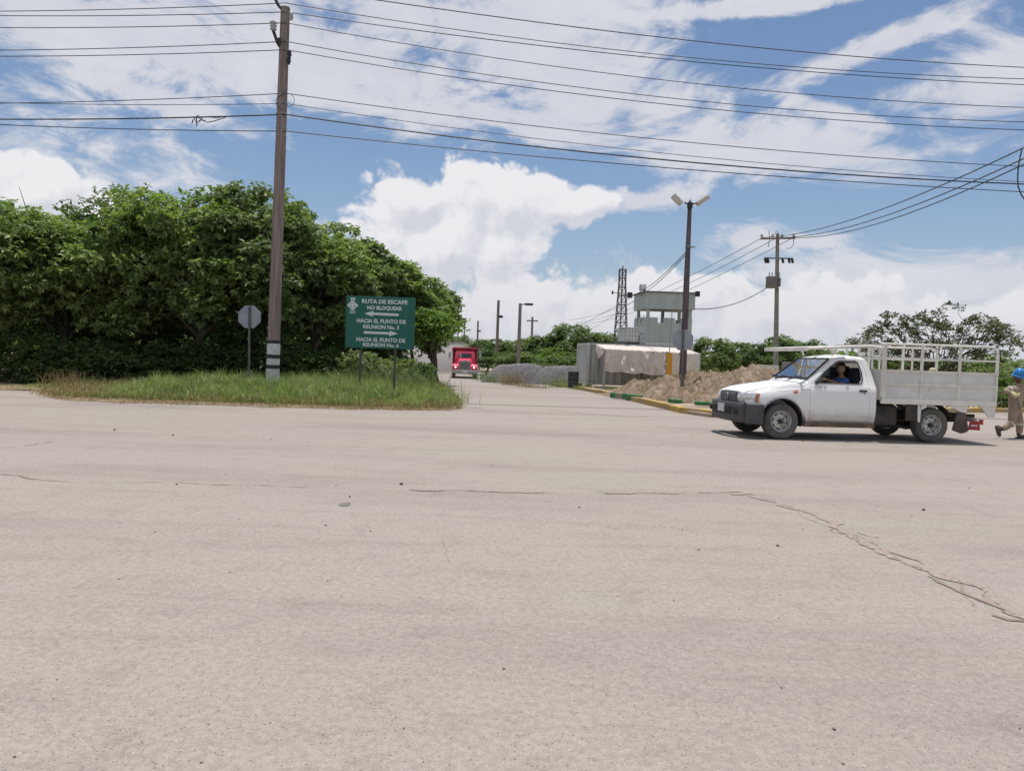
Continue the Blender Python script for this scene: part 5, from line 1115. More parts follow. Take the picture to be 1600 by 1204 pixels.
for s_ in (1, -1):
    hp_ = [(.715, .425), (.705, .53), (.665, .64), (.60, .72), (.52, .775), (.46, .797)]; hp_ = [(x, y * s_) for x, y in hp_]
    prof = [(.85, 0), (.865, -.03)]
    secs = [[(x, y, z) for z, x, y in ((.672, x_, y_), (.76, x_ + .018, y_ * 1.012), (.84, x_ - .012, y_ * .99), (.875 if j > 1 else .845, x_ - .06, y_ * .95), (.78, x_ - .14, y_ * .85), (.672, x_ - .10, y_ * .88))] for j, (x_, y_) in enumerate(hp_[:5])]
    q = MB(); q.loft(secs); hl = pb(q, 'headlight', M_head, smooth=30)
    q = MB(); secs = [[(x, y, z) for z, x, y in ((.675, x_, y_ * 1.004), (.76, x_ + .014, y_ * 1.016), (.845, x_ - .012, y_ * .997), (.845, x_ - .05, y_ * .93), (.675, x_ - .05, y_ * .93))] for x_, y_ in hp_[4:]]; q.loft(secs); pb(q, 'turn_lamp', M_amber, hl, smooth=30)
    q = MB(); q.ball((.655, s_ * .57, .755), .062, 12, 8, (.9, 1, 1)); pb(q, 'bulb_housing', M_chrome, hl, smooth=80)
    q = MB(); q.ball((-.24, s_ * .829, .90), .045, 10, 6, (1.1, .35, .6)); pb(q, 'side_marker', mat('side_lamp', (.60, .16, .13), (.5, .12, .1), .3), smooth=80)
    arc = [(.425 * math.cos(a), .35 + .425 * math.sin(a)) for a in [R(-12 + 6 * k) for k in range(34)]]
    q = MB(); q.loft([[(x * 1.0, s_ * .80, z) if r_ else (x * 1.0, s_ * .80, z) for r_ in (0,)] + [(x * 1.045, s_ * .832, .35 + (z - .35) * 1.045), (x * 1.05, s_ * .80, .35 + (z - .35) * 1.05)] for x, z in arc]); pb(q, 'arch_lip', M_cp if False else M_plast)
    q = MB(); aw = [(.418 * math.cos(R(k * 8 - 14)), .35 + .418 * math.sin(R(k * 8 - 14))) for k in range(27)]; q.loft([[(x, s_ * .44, z), (x, s_ * .795, z), (x * .965, s_ * .795, .35 + (z - .35) * .965), (x * .965, s_ * .44, .35 + (z - .35) * .965)] for x, z in aw]); pb(q, 'wheel_well', M_under)
q = MB(); q.bar((-.44, .80, .30), (-1.84, .79, .30), .06, .09); pb(q, 'sill', mat('rusty_sill', (.20, .13, .085), (.10, .075, .055), .9, scale=5)); q = MB(); q.bar((-.44, -.80, .30), (-1.84, -.79, .30), .06, .09); pb(q, 'sill', MATS['rusty_sill'])
# wheels
def wheel_mesh():
    t = MB(); r0, wd = .338, .10
    t.lathe([(.20, -.075), (.235, -.095), (.30, -.105), (.328, -.09), (r0, -.055), (r0 + .002, 0), (r0, .055), (.328, .09), (.30, .105), (.235, .095), (.20, .075)], axis='y', seg=36)
    r_ = MB(); r_.lathe([(.205, .085), (.195, .10), (.185, .085), (.175, .03), (.155, .012), (.145, .022), (.11, .045), (.075, .052), (.07, .04), (0, .04)], axis='y', seg=36); r_.lathe([(.205, .085), (.20, -.08), (.1, -.06), (0, -.06)], axis='y', seg=24)
    h_ = MB()
    for k in range(8):
        a = R(k * 45 + 10); h_.box((.142 * math.cos(a), .026, .142 * math.sin(a)), (.020, .012, .055), Matrix.Rotation(-a, 3, 'Y'))
    c_ = MB(); c_.lathe([(.048, .04), (.045, .075), (.035, .085), (0, .088)], axis='y', seg=16)
    for k in range(6): a = R(k * 60); c_.lathe([(.011, .045), (.011, .066), (0, .068)], (.078 * math.cos(a), 0, .078 * math.sin(a)), 'y', 6)
    return t.mesh('tyre', M_tyre, 40), r_.mesh('rim', M_rim, 30), h_.mesh('rim_holes', M_black), c_.mesh('hub_cap', M_dark, 40)
TY, RI, HO, HU = wheel_mesh()
def add_wheel(root, x, y, z=.338, s_=1, steer=0, sc=1.0):
    w_ = link('wheel', RI, root); w_.location = (x, y, z); w_.rotation_euler = (0, rnd.uniform(0, 1), (0 if s_ > 0 else math.pi) + steer); w_.scale = (sc,) * 3
    for n_, m_ in (('tyre', TY), ('rim_holes', HO), ('hub_cap', HU)): link(n_, m_, w_)
    return w_
for x, s_ in ((0, 1), (0, -1), (-WB, 1), (-WB, -1)): add_wheel(pk, x, s_ * .70, s_=s_)
# chassis and under parts
q = MB()
for s_ in (1, -1): q.bar((.6, s_ * .40, .42), (-4.2, s_ * .40, .48), .08, .14)
for x in (-1.9, -2.6, -3.4, -4.15): q.bar((x, -.42, .48), (x, .42, .48), .08, .12)
pb(q, 'chassis', M_under)
q = MB(); q.tube([(-WB, -.68, .33), (-WB, .68, .33)], .05, 8); q.ball((-WB, 0, .33), .15, 12, 8); q.bar((-WB + .6, .5, .40), (-WB - .65, .5, .42), .06, .05); q.bar((-WB + .6, -.5, .40), (-WB - .65, -.5, .42), .06, .05); q.tube([(-1.2, 0, .38), (-WB, 0, .34)], .04, 8); q.tube([(-1.6, .3, .30), (-2.5, .45, .27), (-2.9, .6, .25)], .028, 6); pb(q, 'axle', M_under)
q = MB(); q.box((.0, 0, .33), (1.0, .8, .2)); q.box((-.9, 0, .30), (1.4, 1.2, .1)); pb(q, 'engine_guard', M_under, bevel=.03)
q = MB(); q.box((-2.12, .42, .50), (.50, .62, .40)); pb(q, 'fuel_tank', mat('dusty_black', (.028, .028, .028), (.07, .06, .05), .8, scale=2), bevel=.05)
q = MB(); q.box((-2.12, -.3, .48), (.6, .6, .3)); pb(q, 'tool_box', M_under, bevel=.05)
# stake bed
XB0, XB1, YB = -1.93, -4.30, .87
zt_ = [.79, 1.11, 1.365, 1.60, 1.85]
q = MB(); q.box2((XB0, -YB, .80), (XB1, YB, .85)); pb(q, 'bed_floor', M_panel)
q = MB(); q.box2((XB0, YB - .05, .73), (XB1, YB + .015, .84)); q.box2((XB0, -YB - .015, .73), (XB1, -YB + .05, .84)); pb(q, 'bed_skirt', M_rack, bevel=.008)
for x in (-2.0, -2.5, -3.0, -3.5, -4.0): q = MB(); q.bar((x, -.85, .76), (x, .85, .76), .06, .07); pb(q, 'cross_member', M_under)
ups = [XB0 - .03, -2.71, -3.49, XB1 + .03]
for s_ in (1, -1):
    y_ = s_ * YB
    for i in range(3):
        for z0_, z1_ in ((.85, 1.09), (1.125, 1.345)):
            q = MB(); a_, b_ = ups[i] - .022, ups[i + 1] + .022; q.box2((a_, y_ - .012, z0_), (b_, y_ - .004, z1_)); pp_ = pb(q, 'side_panel', M_panel)
            e_ = MB(); yy = y_ - s_ * .004 + s_ * .006; e_.bar((a_, yy, z0_ + .012), (b_, yy, z0_ + .012), .012, .02); e_.bar((a_, yy, z1_ - .01), (b_, yy, z1_ - .01), .012, .02); e_.bar((a_ - .01, yy, z0_), (a_ - .01, yy, z1_), .012, .02, (1, 0, 0)); e_.bar((b_ + .01, yy, z0_), (b_ + .01, yy, z1_), .012, .02, (1, 0, 0)); pb(e_, 'panel_edge', M_rack, pp_)
    for z_, w_ in ((1.108, .036), (1.362, .034), (1.60, .034)):
        q = MB(); q.bar((XB0, y_, z_), (XB1, y_, z_), .04, w_); pb(q, 'rail', M_rack, bevel=.004)
    if s_ > 0: tr2 = [(XB0 - .03, y_, 1.86), (XB1 + .2, y_, 1.875), (XB1 + .08, y_, 1.85), (XB1 + .03, y_, 1.78), (XB1 + .03, y_, 1.70)]
    else: tr2 = [(XB0 - .03, y_, 1.84), (XB1 + .2, y_, 1.855), (XB1 + .08, y_, 1.83), (XB1 + .03, y_, 1.76), (XB1 + .03, y_, 1.70)]
    q = MB(); q.tube(tr2, .02, 8); pb(q, 'top_rail', M_rack, smooth=60)
    for x in ups: q = MB(); q.bar((x, y_ + s_ * .004, .84), (x, y_ + s_ * .004, 1.85 if x > XB1 + .1 else 1.72), .042, .042, up=(0, 1, 0)); pb(q, 'upright', M_rack, bevel=.004)
for x in (-2.2, -2.95, -3.7): q = MB(); q.bar((x, -YB + .005, 1.36), (x, -YB + .005, 1.84), .030, .03, up=(0, 1, 0)); pb(q, 'upright', M_rack)
for z_ in (1.10, 1.36, 1.60, 1.84):
    q = MB(); q.bar((XB0 - .03, -YB, z_), (XB0 - .03, YB, z_), .035, .035); pb(q, 'front_rail', M_rack)
for y_ in (-.45, 0, .45): q = MB(); q.bar((XB0 - .03, y_, .84), (XB0 - .03, y_, 1.84), .035, .035, up=(0, 1, 0)); pb(q, 'front_bar', M_rack)
q = MB(); q.box2((XB0 - .02, -.84, .85), (XB0 - .035, .84, 1.36)); pb(q, 'front_panel', M_panel)
q = MB(); q.box2((XB1 + .02, -.84, .85), (XB1 + .035, .84, 1.36)); pb(q, 'tailgate', M_panel)
# rack over the cab
for s_ in (1, -1):
    q = MB(); q.tube([(XB0 + .005, s_ * YB, .86), (XB0 + .005, s_ * YB, 1.62), (XB0 + .025, s_ * YB, 1.72), (XB0 + .10, s_ * YB, 1.785), (XB0 + .25, s_ * YB, 1.80), (-1.1, s_ * .86, 1.765), (-.40, s_ * .84, 1.715)], .027, 8); pb(q, 'cab_rack_side', M_rack, smooth=60)
q = MB(); q.bar((-.40, -.87, 1.705), (-.40, .87, 1.705), .05, .07); pb(q, 'cab_rack_front', M_rack, bevel=.006)
for x, z_ in ((-.85, 1.74), (-1.3, 1.77)): q = MB(); q.bar((x, -.86, z_), (x, .86, z_), .05, .04); pb(q, 'cab_rack_bar', M_rack, bevel=.005)
q = MB(); q.bar((-.40, .6, 1.72), (-1.3, .6, 1.79), .10, .02); q.bar((-.4, .0, 1.72), (-1.3, .0, 1.79), .10, .02); q.bar((-.4, -.6, 1.72), (-1.3, -.6, 1.79), .10, .02); pb(q, 'cab_rack_slat', M_rack)
for s_ in (1, -1): q = MB(); q.tube([(-.9, s_ * .55, 1.745), (-1.0, s_ * .56, 1.735), (-1.06, s_ * .56, 1.69), (-1.08, s_ * .56, 1.60)], .018, 6); pb(q, 'rack_foot', M_rack)
# rear brackets, fenders, flaps
for s_ in (1, -1):
    y_ = s_ * .85
    for poly, n_, m_ in (([(-2.68, .74), (-2.76, .74), (-2.74, .40), (-2.70, .40)], 'fender_plate', M_rack), ([(-2.70, .74), (-2.86, .74), (-2.86, .68), (-2.74, .62)], 'gusset', M_rack), ([(-3.30, .74), (-3.70, .74), (-3.70, .58), (-3.60, .60)], 'gusset', M_rack),
                         ([(-3.98, .74), (XB1 + .01, .74), (XB1 + .01, .52), (-4.16, .52)], 'rear_apron', M_rack), ([(-3.50, .62), (-3.68, .60), (-3.76, .26), (-3.70, .22), (-3.60, .20), (-3.42, .26)], 'mud_guard', mat('brown_mud', (.13, .10, .085), (.08, .065, .055), .9, scale=4))):
        q = MB(); q.prism(poly, y_ - .012, y_ + .012); pb(q, n_, m_)
    q = MB(); q.box2((-2.45, y_ - .02, .42), (-2.68, y_ + .0, .74)); pb(q, 'inner_plate', M_under)
    q = MB(); aw = [(.42 * math.cos(R(k * 9 + 20)), .36 + .40 * math.sin(R(k * 9 + 20))) for k in range(16)]; q.loft([[(x - WB, s_ * .56, z), (x - WB, s_ * .80, z), (x - WB, s_ * .80, z - .012), (x - WB, s_ * .56, z - .012)] for x, z in aw]); pb(q, 'rear_wheel_cover', M_under)
    # red flap hangs across, lettered
    q = MB(); q.prism([(-.11, .0), (.11, .0), (.14, -.20), (-.15, -.19)], -.005, .005); rf = q.build('red_flap', mat('red_flap', (.42, .035, .045), (.34, .03, .04), .6, scale=4), pk); rf.scale = (.88, 1, .88); rf.location = (-3.92, s_ * .80, .44); rf.rotation_euler = (0, 0, math.pi if s_ > 0 else 0)
    for dx, ww in ((-.055, .05), (.0, .03), (.045, .03)): z_ = -.10; q = MB(); q.prism([(dx - ww / 2, z_ - .02), (dx + ww / 2, z_ - .02), (dx + ww / 2, z_ + .02), (dx, z_ + .03), (dx - ww / 2, z_ + .02)], -.0075, -.006); q.build('pale_print', M_let, rf)
q = MB(); q.bar((-3.95, -.85, .47), (-3.95, .85, .47), .05, .06); pb(q, 'rear_bar', M_rack)
q = MB(); q.box((-4.1, .62, .42), (.12, .22, .10)); pb(q, 'tail_lamp', M_redl); q = MB(); q.box((-4.1, -.62, .42), (.12, .22, .10)); pb(q, 'tail_lamp', M_redl)
# interior
q = MB(); q.loft([[(-.62, s_, .55), (-.62, s_, 1.04), (-.80, s_, 1.06), (-.90, s_, 1.0), (-.86, s_, .6)] for s_ in (-.72, .72)]); pb(q, 'dashboard', M_int)
for s_ in (.36, -.36):
    q = MB(); q.box((-1.30, s_, .66), (.48, .56, .16)); q.box((-1.60, s_, .93), (.14, .54, .55), Matrix.Rotation(R(-12), 3, 'Y')); q.box((-1.665, s_, 1.27), (.11, .30, .24)); pb(q, 'seat', M_seat, bevel=.05)
q = MB(); stc = Vector((-1.02, .36, 1.07)); q.tube([stc + Vector((.10 * math.sin(a), .18 * math.cos(a), .15 * math.sin(a))) for a in [R(k * 18) for k in range(20)]], .014, 6, closed=True); q.bar(stc, stc + Vector((.2, 0, -.15)), .04, .04); q.bar(stc + Vector((0, -.17, 0)), stc + Vector((0, .17, 0)), .03, .02); pb(q, 'steering_wheel', M_black)
for s_ in (1, -1):
    q = MB(); q.box((-.64, s_ * .90, 1.13), (.07, .15, .13), Matrix.Rotation(R(12 * s_), 3, 'Z')); q.bar((-.62, s_ * .80, 1.09), (-.64, s_ * .88, 1.11), .03, .03); pb(q, 'door_mirror', M_plast, bevel=.02) if s_ < 0 else None
q = MB(); q.box((-.70, .80, 1.12), (.16, .045, .07), Matrix.Rotation(R(35), 3, 'Y')); pb(q, 'door_mirror', M_plast, bevel=.015)
q = MB(); q.ball((0, 0, 0), .055, 10, 7, (1.3, 1, .8)); lp_ = pk.matrix_basis; yo = q.build('yellow_bundle', mat('pale_yellow', (.62, .55, .28), (.5, .45, .3), .6), smooth=80); wp = pk.matrix_basis @ Vector((-3.17, .55, 1.40)); yo.location = wp
tag(yo, 'pale yellow helmet top poking over the pickup side panel', 'helmet')
q = MB(); c_ = pk.matrix_basis @ Vector((-3.17, .55, 1.40))

# ------------------------------------------------------------------ people
def skin_mesh(joints, edges, root, sub=2):
    names = list(joints); me = bpy.data.meshes.new('person'); me.from_pydata([joints[n_][0] for n_ in names], [(names.index(a_), names.index(b_)) for a_, b_ in edges], [])
    o = bpy.data.objects.new('tmp', me); COL.objects.link(o); sk = o.modifiers.new('s', 'SKIN'); sk.use_smooth_shade = True
    for i, n_ in enumerate(names):
        v_ = me.skin_vertices[0].data[i]; r_ = joints[n_][1]; v_.radius = r_ if isinstance(r_, tuple) else (r_, r_); v_.use_root = (n_ == root)
    ss = o.modifiers.new('u', 'SUBSURF'); ss.levels = ss.render_levels = sub
    bpy.context.view_layer.update(); r = bpy.data.meshes.new_from_object(o.evaluated_get(bpy.context.evaluated_depsgraph_get())); bpy.data.objects.remove(o); return r
def sculpt_head(mb, c, r_, fwd, up=Vector((0, 0, 1))):
    """a head looking along fwd: skull, jaw, nose, brow, ears, eyes are separate small faces"""
    fwd = fwd.normalized(); sd = fwd.cross(up).normalized(); up = sd.cross(fwd); n, k = 16, 12; vs = []
    for i in range(k + 1):
        ph = math.pi * i / k
        for j in range(n):
            a = 2 * math.pi * j / n; x, y, z = math.sin(ph) * math.cos(a), math.sin(ph) * math.sin(a), -math.cos(ph)
            w_ = .78 if z > -.1 else .78 - .30 * min(1, (-.1 - z)); fx = x * (1.0 if x < 0 else .95)
            if x > .5 and abs(y) < .22 and -.32 < z < .12: fx += .20 * (1 - abs(y) / .22) * (1 - abs(z + .15) / .3)
            if x > .5 and z < -.55: fx += .12
            if x > .6 and .12 < z < .22: fx += .05
            if x > .6 and .0 < z < .12 and .15 < abs(y) < .5: fx -= .07
            p = Vector(c) + fwd * fx * r_ * .92 + sd * y * r_ * w_ + up * z * r_ * 1.18; vs.append(p)
    fs = [(i * n + j, i * n + (j + 1) % n, (i + 1) * n + (j + 1) % n, (i + 1) * n + j) for i in range(k) for j in range(n)]
    mb.add(vs, fs)
    for s_ in (1, -1): mb.ball(Vector(c) + sd * s_ * r_ * .80 - fwd * .02 - up * r_ * .05, r_ * .2, 8, 6, (.8, .8, 1.3))
    return sd, up, fwd
def hand(mb, wrist, d, palm_n, s_=1.0, curl=.6, thumb=1):
    """palm and five bent fingers; d points along the hand"""
    d = d.normalized(); palm_n = (palm_n - d * palm_n.dot(d)).normalized(); sd = d.cross(palm_n)
    mb.loft([[wrist + d * t * s_ + sd * a_ * w_ * s_ + palm_n * b_ * h_ * s_ for a_, b_ in ((-1, -.6), (-.6, -1), (.6, -1), (1, -.6), (1, .6), (.6, 1), (-.6, 1), (-1, .6))] for t, w_, h_ in ((-.01, .026, .019), (.03, .036, .016), (.07, .042, .015), (.092, .040, .013))])
    for i, (o_, L) in enumerate(((-.032, .062), (-.011, .074), (.011, .070), (.031, .055))):
        p = wrist + d * .088 * s_ + sd * o_ * s_; pts = [p]; a = .15; 
        for k in range(3): a += curl * .75; p = p + (d * math.cos(a) + palm_n * math.sin(a)) * L * s_ * (.45, .32, .23)[k]; pts.append(p)
        mb.tube(pts, [.0095 * s_, .009 * s_, .008 * s_, .006 * s_], 7)
    p = wrist + d * .025 * s_ + sd * thumb * -.034 * s_; pts = [p, p + (d * .025 - sd * thumb * .022 + palm_n * .01) * s_, p + (d * .050 - sd * thumb * .030 + palm_n * .025) * s_, p + (d * .07 - sd * thumb * .024 + palm_n * .04) * s_]
    mb.tube(pts, [.012 * s_, .011 * s_, .009 * s_, .007 * s_], 7)
def join_meshes(name, parts):
    """parts: (mesh, material) -> one mesh with material slots"""
    bm = bmesh.new(); out = bpy.data.meshes.new(name)
    for i, (m_, mt_) in enumerate(parts):
        n0 = len(bm.faces); bm.from_mesh(m_); bm.faces.ensure_lookup_table()
        for f_ in bm.faces[n0:]: f_.material_index = i; f_.smooth = True
        out.materials.append(mt_)
    bm.to_mesh(out); bm.free(); return out
M_skin = mat('brown_skin', (0.30, 0.155, 0.10), (0.24, 0.12, 0.08), .55, scale=8); M_dskin = mat('dark_skin', (0.17, 0.085, 0.055), (0.13, 0.065, 0.045), .6, scale=8); M_hair = mat('black_hair', (.012, .010, .010), (.02, .016, .014), .7)
M_blue = mat('blue_shirt', (0.035, 0.095, 0.30), (0.03, 0.075, 0.24), .85, scale=6); M_over = mat('tan_overall', (0.36, 0.275, 0.20), (0.27, 0.205, 0.15), .9, scale=5, bump=.5, bscale=9); M_boot = mat('brown_boot', (.07, .045, .035), (.11, .08, .06), .7)
M_eye = mat('eye_white', (.6, .58, .55), (.55, .52, .5), .3); M_glove = mat('yellow_glove', (.62, .58, .32), (.52, .47, .25), .8, scale=9); M_helm = mat('blue_helmet', (0.015, 0.20, 0.48), (0.015, 0.17, 0.42), .22, coat=.4); M_refl = mat('reflective_tape', (.62, .62, .52), (.52, .52, .42), .4)
# driver, in the pickup's frame
MW = pk.matrix_basis
def L2(p): return MW @ Vector(p)
J = {'pel': ((-1.44, .36, .80), (.15, .13)), 'bel': ((-1.43, .36, .95), (.13, .14)), 'che': ((-1.42, .36, 1.08), (.12, .16)), 'nek': ((-1.40, .365, 1.20), .055), 'hed': ((-1.375, .375, 1.27), .05),
     'shL': ((-1.40, .54, 1.125), .062), 'elL': ((-1.24, .62, 1.055), .042), 'foL': ((-1.10, .58, 1.10), .034), 'wrL': ((-1.02, .54, 1.14), .026), 'shR': ((-1.40, .18, 1.13), .062), 'elR': ((-1.22, .10, 1.00), .042), 'wrR': ((-1.05, .19, 1.10), .027),
     'hiL': ((-1.36, .47, .80), .085), 'knL': ((-.98, .48, .82), .065), 'ftL': ((-.80, .48, .56), .045), 'hiR': ((-1.36, .25, .80), .085), 'knR': ((-.98, .24, .82), .065), 'ftR': ((-.80, .24, .56), .045)}
E = [('pel', 'bel'), ('bel', 'che'), ('che', 'nek'), ('nek', 'hed'), ('che', 'shL'), ('shL', 'elL'), ('elL', 'foL'), ('foL', 'wrL'), ('che', 'shR'), ('shR', 'elR'), ('elR', 'wrR'), ('pel', 'hiL'), ('hiL', 'knL'), ('knL', 'ftL'), ('pel', 'hiR'), ('hiR', 'knR'), ('knR', 'ftR')]
bodyd = skin_mesh(J, E, 'pel'); bodyd.materials.clear(); 
hm_ = MB(); hc = Vector((-1.36, .40, 1.355)); sd_, up_, fd_ = sculpt_head(hm_, hc, .098, Vector((.35, .93, -.08))); hand(hm_, Vector((-1.03, .545, 1.137)), Vector((.75, -.25, .15)), Vector((.2, -.6, -.7)), 1, .9); hand(hm_, Vector((-1.05, .19, 1.10)), Vector((.7, .2, .2)), Vector((.2, .5, -.7)), 1, .9, -1)
hmesh = hm_.mesh('h', M_skin); dm = join_meshes('person', [(bodyd, M_blue), (hmesh, M_skin)])
for f_ in dm.polygons:
    c_ = f_.center
    if f_.material_index == 0 and (c_.z > 1.185 or (c_.x > -1.27 and c_.z > .98)): f_.material_index = 1
dv = link('person', dm); dv.matrix_basis = MW.copy(); tag(dv, 'driver in a blue shirt looking out of the open pickup window', 'person')
hr = MB(); hr.ball(hc + up_ * .035 - fd_ * .018, .106, 16, 10, (.86, .95, .98)); hrm = hr.mesh('hair', M_hair, 80); bm = bmesh.new(); bm.from_mesh(hrm); 
bmesh.ops.delete(bm, geom=[v_ for v_ in bm.verts if (v_.co - hc).dot(fd_) > .045 and (v_.co - hc).dot(up_) < .062 or (v_.co - hc).dot(up_) < -.03], context='VERTS'); bm.to_mesh(hrm); bm.free(); link('hair', hrm, dv)
def face_bits(hc, fd_, sd_, up_, r_, parent, mouth_m):
    for s_ in (1, -1):
        q = MB(); q.ball(hc + fd_ * r_ * .80 + sd_ * s_ * r_ * .30 + up_ * r_ * .08, r_ * .12, 8, 6); ey = q.build('eye', M_eye, parent, smooth=80)
        q = MB(); q.ball(hc + fd_ * r_ * .88 + sd_ * s_ * r_ * .30 + up_ * r_ * .08, r_ * .06, 8, 6); q.build('pupil', M_hair, ey)
        q = MB(); a_ = hc + fd_ * r_ * .90 + up_ * r_ * .27; q.bar(a_ + sd_ * s_ * r_ * .15, a_ + sd_ * s_ * r_ * .46 - up_ * r_ * .03, r_ * .05, r_ * .06); q.build('eyebrow', M_hair, parent)
    q = MB(); a_ = hc + fd_ * r_ * .86 - up_ * r_ * .55; q.tube([a_ - sd_ * r_ * .24 - fd_ * .006, a_, a_ + sd_ * r_ * .24 - fd_ * .006], r_ * .05, 6); q.build('mouth', mouth_m, parent)
M_lip = mat('lips', (.22, .09, .07), (.2, .08, .06), .5); face_bits(hc, fd_, sd_, up_, .098, dv, M_lip)

# worker walking at the right edge
Yw = 16.75; wo = G(1584, 684); wo.y = Yw; wo.x = at(1584, Yw)
def Wp(px, py, dy=0.0): p = P(px, py, Yw + dy); return (p.x - wo.x, p.y - wo.y, p.z)
J = {'pel': (Wp(1586, 639), (.125, .15)), 'bel': (Wp(1587, 627), (.115, .14)), 'che': (Wp(1588, 614), (.13, .17)), 'nek': (Wp(1591, 601), .060), 'hed': (Wp(1592, 596), .052),
     'shN': (Wp(1582, 607, -.17), .074), 'elN': (Wp(1568, 611, -.24), .058), 'wrN': (Wp(1580.5, 613, -.30), .042), 'shF': (Wp(1598, 607, .16), .074), 'elF': (Wp(1603, 618, .1), .055), 'wrF': (Wp(1592, 614, -.16), .042),
     'hiB': (Wp(1583, 644, -.09), .105), 'knB': (Wp(1581, 661, -.10), .082), 'anB': (Wp(1564.5, 671.5, -.09), .062), 'hiF': (Wp(1589, 644, .09), .105), 'knF': (Wp(1593.5, 661, .06), .085), 'anF': (Wp(1592.5, 679, .04), .066)}
E = [('pel', 'bel'), ('bel', 'che'), ('che', 'nek'), ('nek', 'hed'), ('che', 'shN'), ('shN', 'elN'), ('elN', 'wrN'), ('che', 'shF'), ('shF', 'elF'), ('elF', 'wrF'), ('pel', 'hiB'), ('hiB', 'knB'), ('knB', 'anB'), ('pel', 'hiF'), ('hiF', 'knF'), ('knF', 'anF')]
bw = skin_mesh(J, E, 'pel'); bw.materials.clear()
hm_ = MB(); hc = Vector(Wp(1591.5, 588.5)); sd_, up_, fd_ = sculpt_head(hm_, hc, .098, Vector((.55, -.75, -.30)))
hm2 = hm_.mesh('h', M_dskin); bt = MB()
def boot(a, heel, toe):
    a, heel, toe = Vector(a), Vector(heel), Vector(toe); bt.tube([a, a.lerp(heel, .6)], [.058, .052], 10); bt.tube([heel, heel.lerp(toe, .35), heel.lerp(toe, .75), toe], [.042, .048, .046, .028], 10)
boot(Wp(1564.5, 671.5, -.09), Wp(1557.5, 664.5, -.09), Wp(1562.0, 681.5, -.10)); bt0 = Vector(Wp(1592.5, 679, .04)); boot(bt0, (bt0.x - .03, bt0.y, .045), (bt0.x + .20, bt0.y - .05, .035))
sole = MB(); sole.box((bt0.x + .075, bt0.y - .02, .012), (.30, .10, .024))
wm = join_meshes('person', [(bw, M_over), (hm2, M_dskin), (bt.mesh('b', M_boot), M_boot), (sole.mesh('s', M_black), M_black)])
for f_ in wm.polygons:
    if f_.material_index == 0 and f_.center.z > Vector(Wp(1591, 600.5)).z: f_.material_index = 1
wk = link('person', wm, label='worker in tan overalls and a blue helmet walking off at the right edge', cat='person'); wk.location = (wo.x, wo.y, 0)
q = MB(); hs = [(0, .150), (.05, .145), (.09, .12), (.115, .08), (.125, .04), (.128, .0)]; q.lathe([(r_, z_) for r_, z_ in hs] + [(.150, -.012), (.152, -.020), (.122, -.010)], (0, 0, 0), seg=24)
for k in (-.03, 0, .03): q.tube([(k, -.11, .07), (k * .9, -.06, .128), (k * .8, 0, .153), (k * .9, .06, .128), (k, .11, .07)], .008, 5)
hl_ = q.build('helmet', M_helm, wk, smooth=50); hl_.location = hc + up_ * .045; hl_.rotation_euler = (R(12), R(5), R(-20))
q = MB(); q.prism([(-.10, 0), (.10, 0), (.075, .055), (-.075, .055)], -.012, .0, 'xy'); 
q = MB(); q.tube([(-.10, -.115, -.012), (-.06, -.165, -.022), (0, -.185, -.024), (.06, -.165, -.022), (.10, -.115, -.012)], .012, 6); q.build('helmet_peak', M_helm, hl_, smooth=60)
face_bits(hc, fd_, sd_, up_, .098, wk, M_lip)
q = MB(); hand(q, Vector(Wp(1580, 613, -.30)), Vector((.9, -.1, -.35)), Vector((.2, .5, -.6)), 1.15, .7); q.build('glove', M_glove, wk, smooth=50)
q = MB(); hand(q, Vector(Wp(1592, 614, -.16)), Vector((-.9, -.2, -.1)), Vector((-.1, .5, -.6)), 1.15, .7, -1); q.build('glove', M_glove, wk, smooth=50)
def cuff(a, b, t, r_, w_=.035): a, b = Vector(a), Vector(b); p = a.lerp(b, t); d = (b - a).normalized() * w_ / 2; q = MB(); q.tube([p - d, p + d], r_, 14); q.build('reflective_band', M_refl, wk, smooth=60)
cuff(J['knB'][0], J['anB'][0], .08, .088); cuff(J['knF'][0], J['anF'][0], .1, .088); cuff(J['shN'][0], J['elN'][0], .35, .078)
q = MB(); c_ = Vector(J['nek'][0]); q.loft([[c_ + Vector((math.cos(a) * r_, math.sin(a) * r_, z_)) for a in [R(k * 30) for k in range(12)]] for r_, z_ in ((.10, -.05), (.095, .0), (.085, .03))]); q.build('collar', M_over, wk, smooth=60)
q = MB(); p1, p2 = Vector(Wp(1587, 612, -.20)), Vector(Wp(1594, 640, -.17)); q.tube([p1, p2], .006, 5); q.build('zip', M_dark, wk)

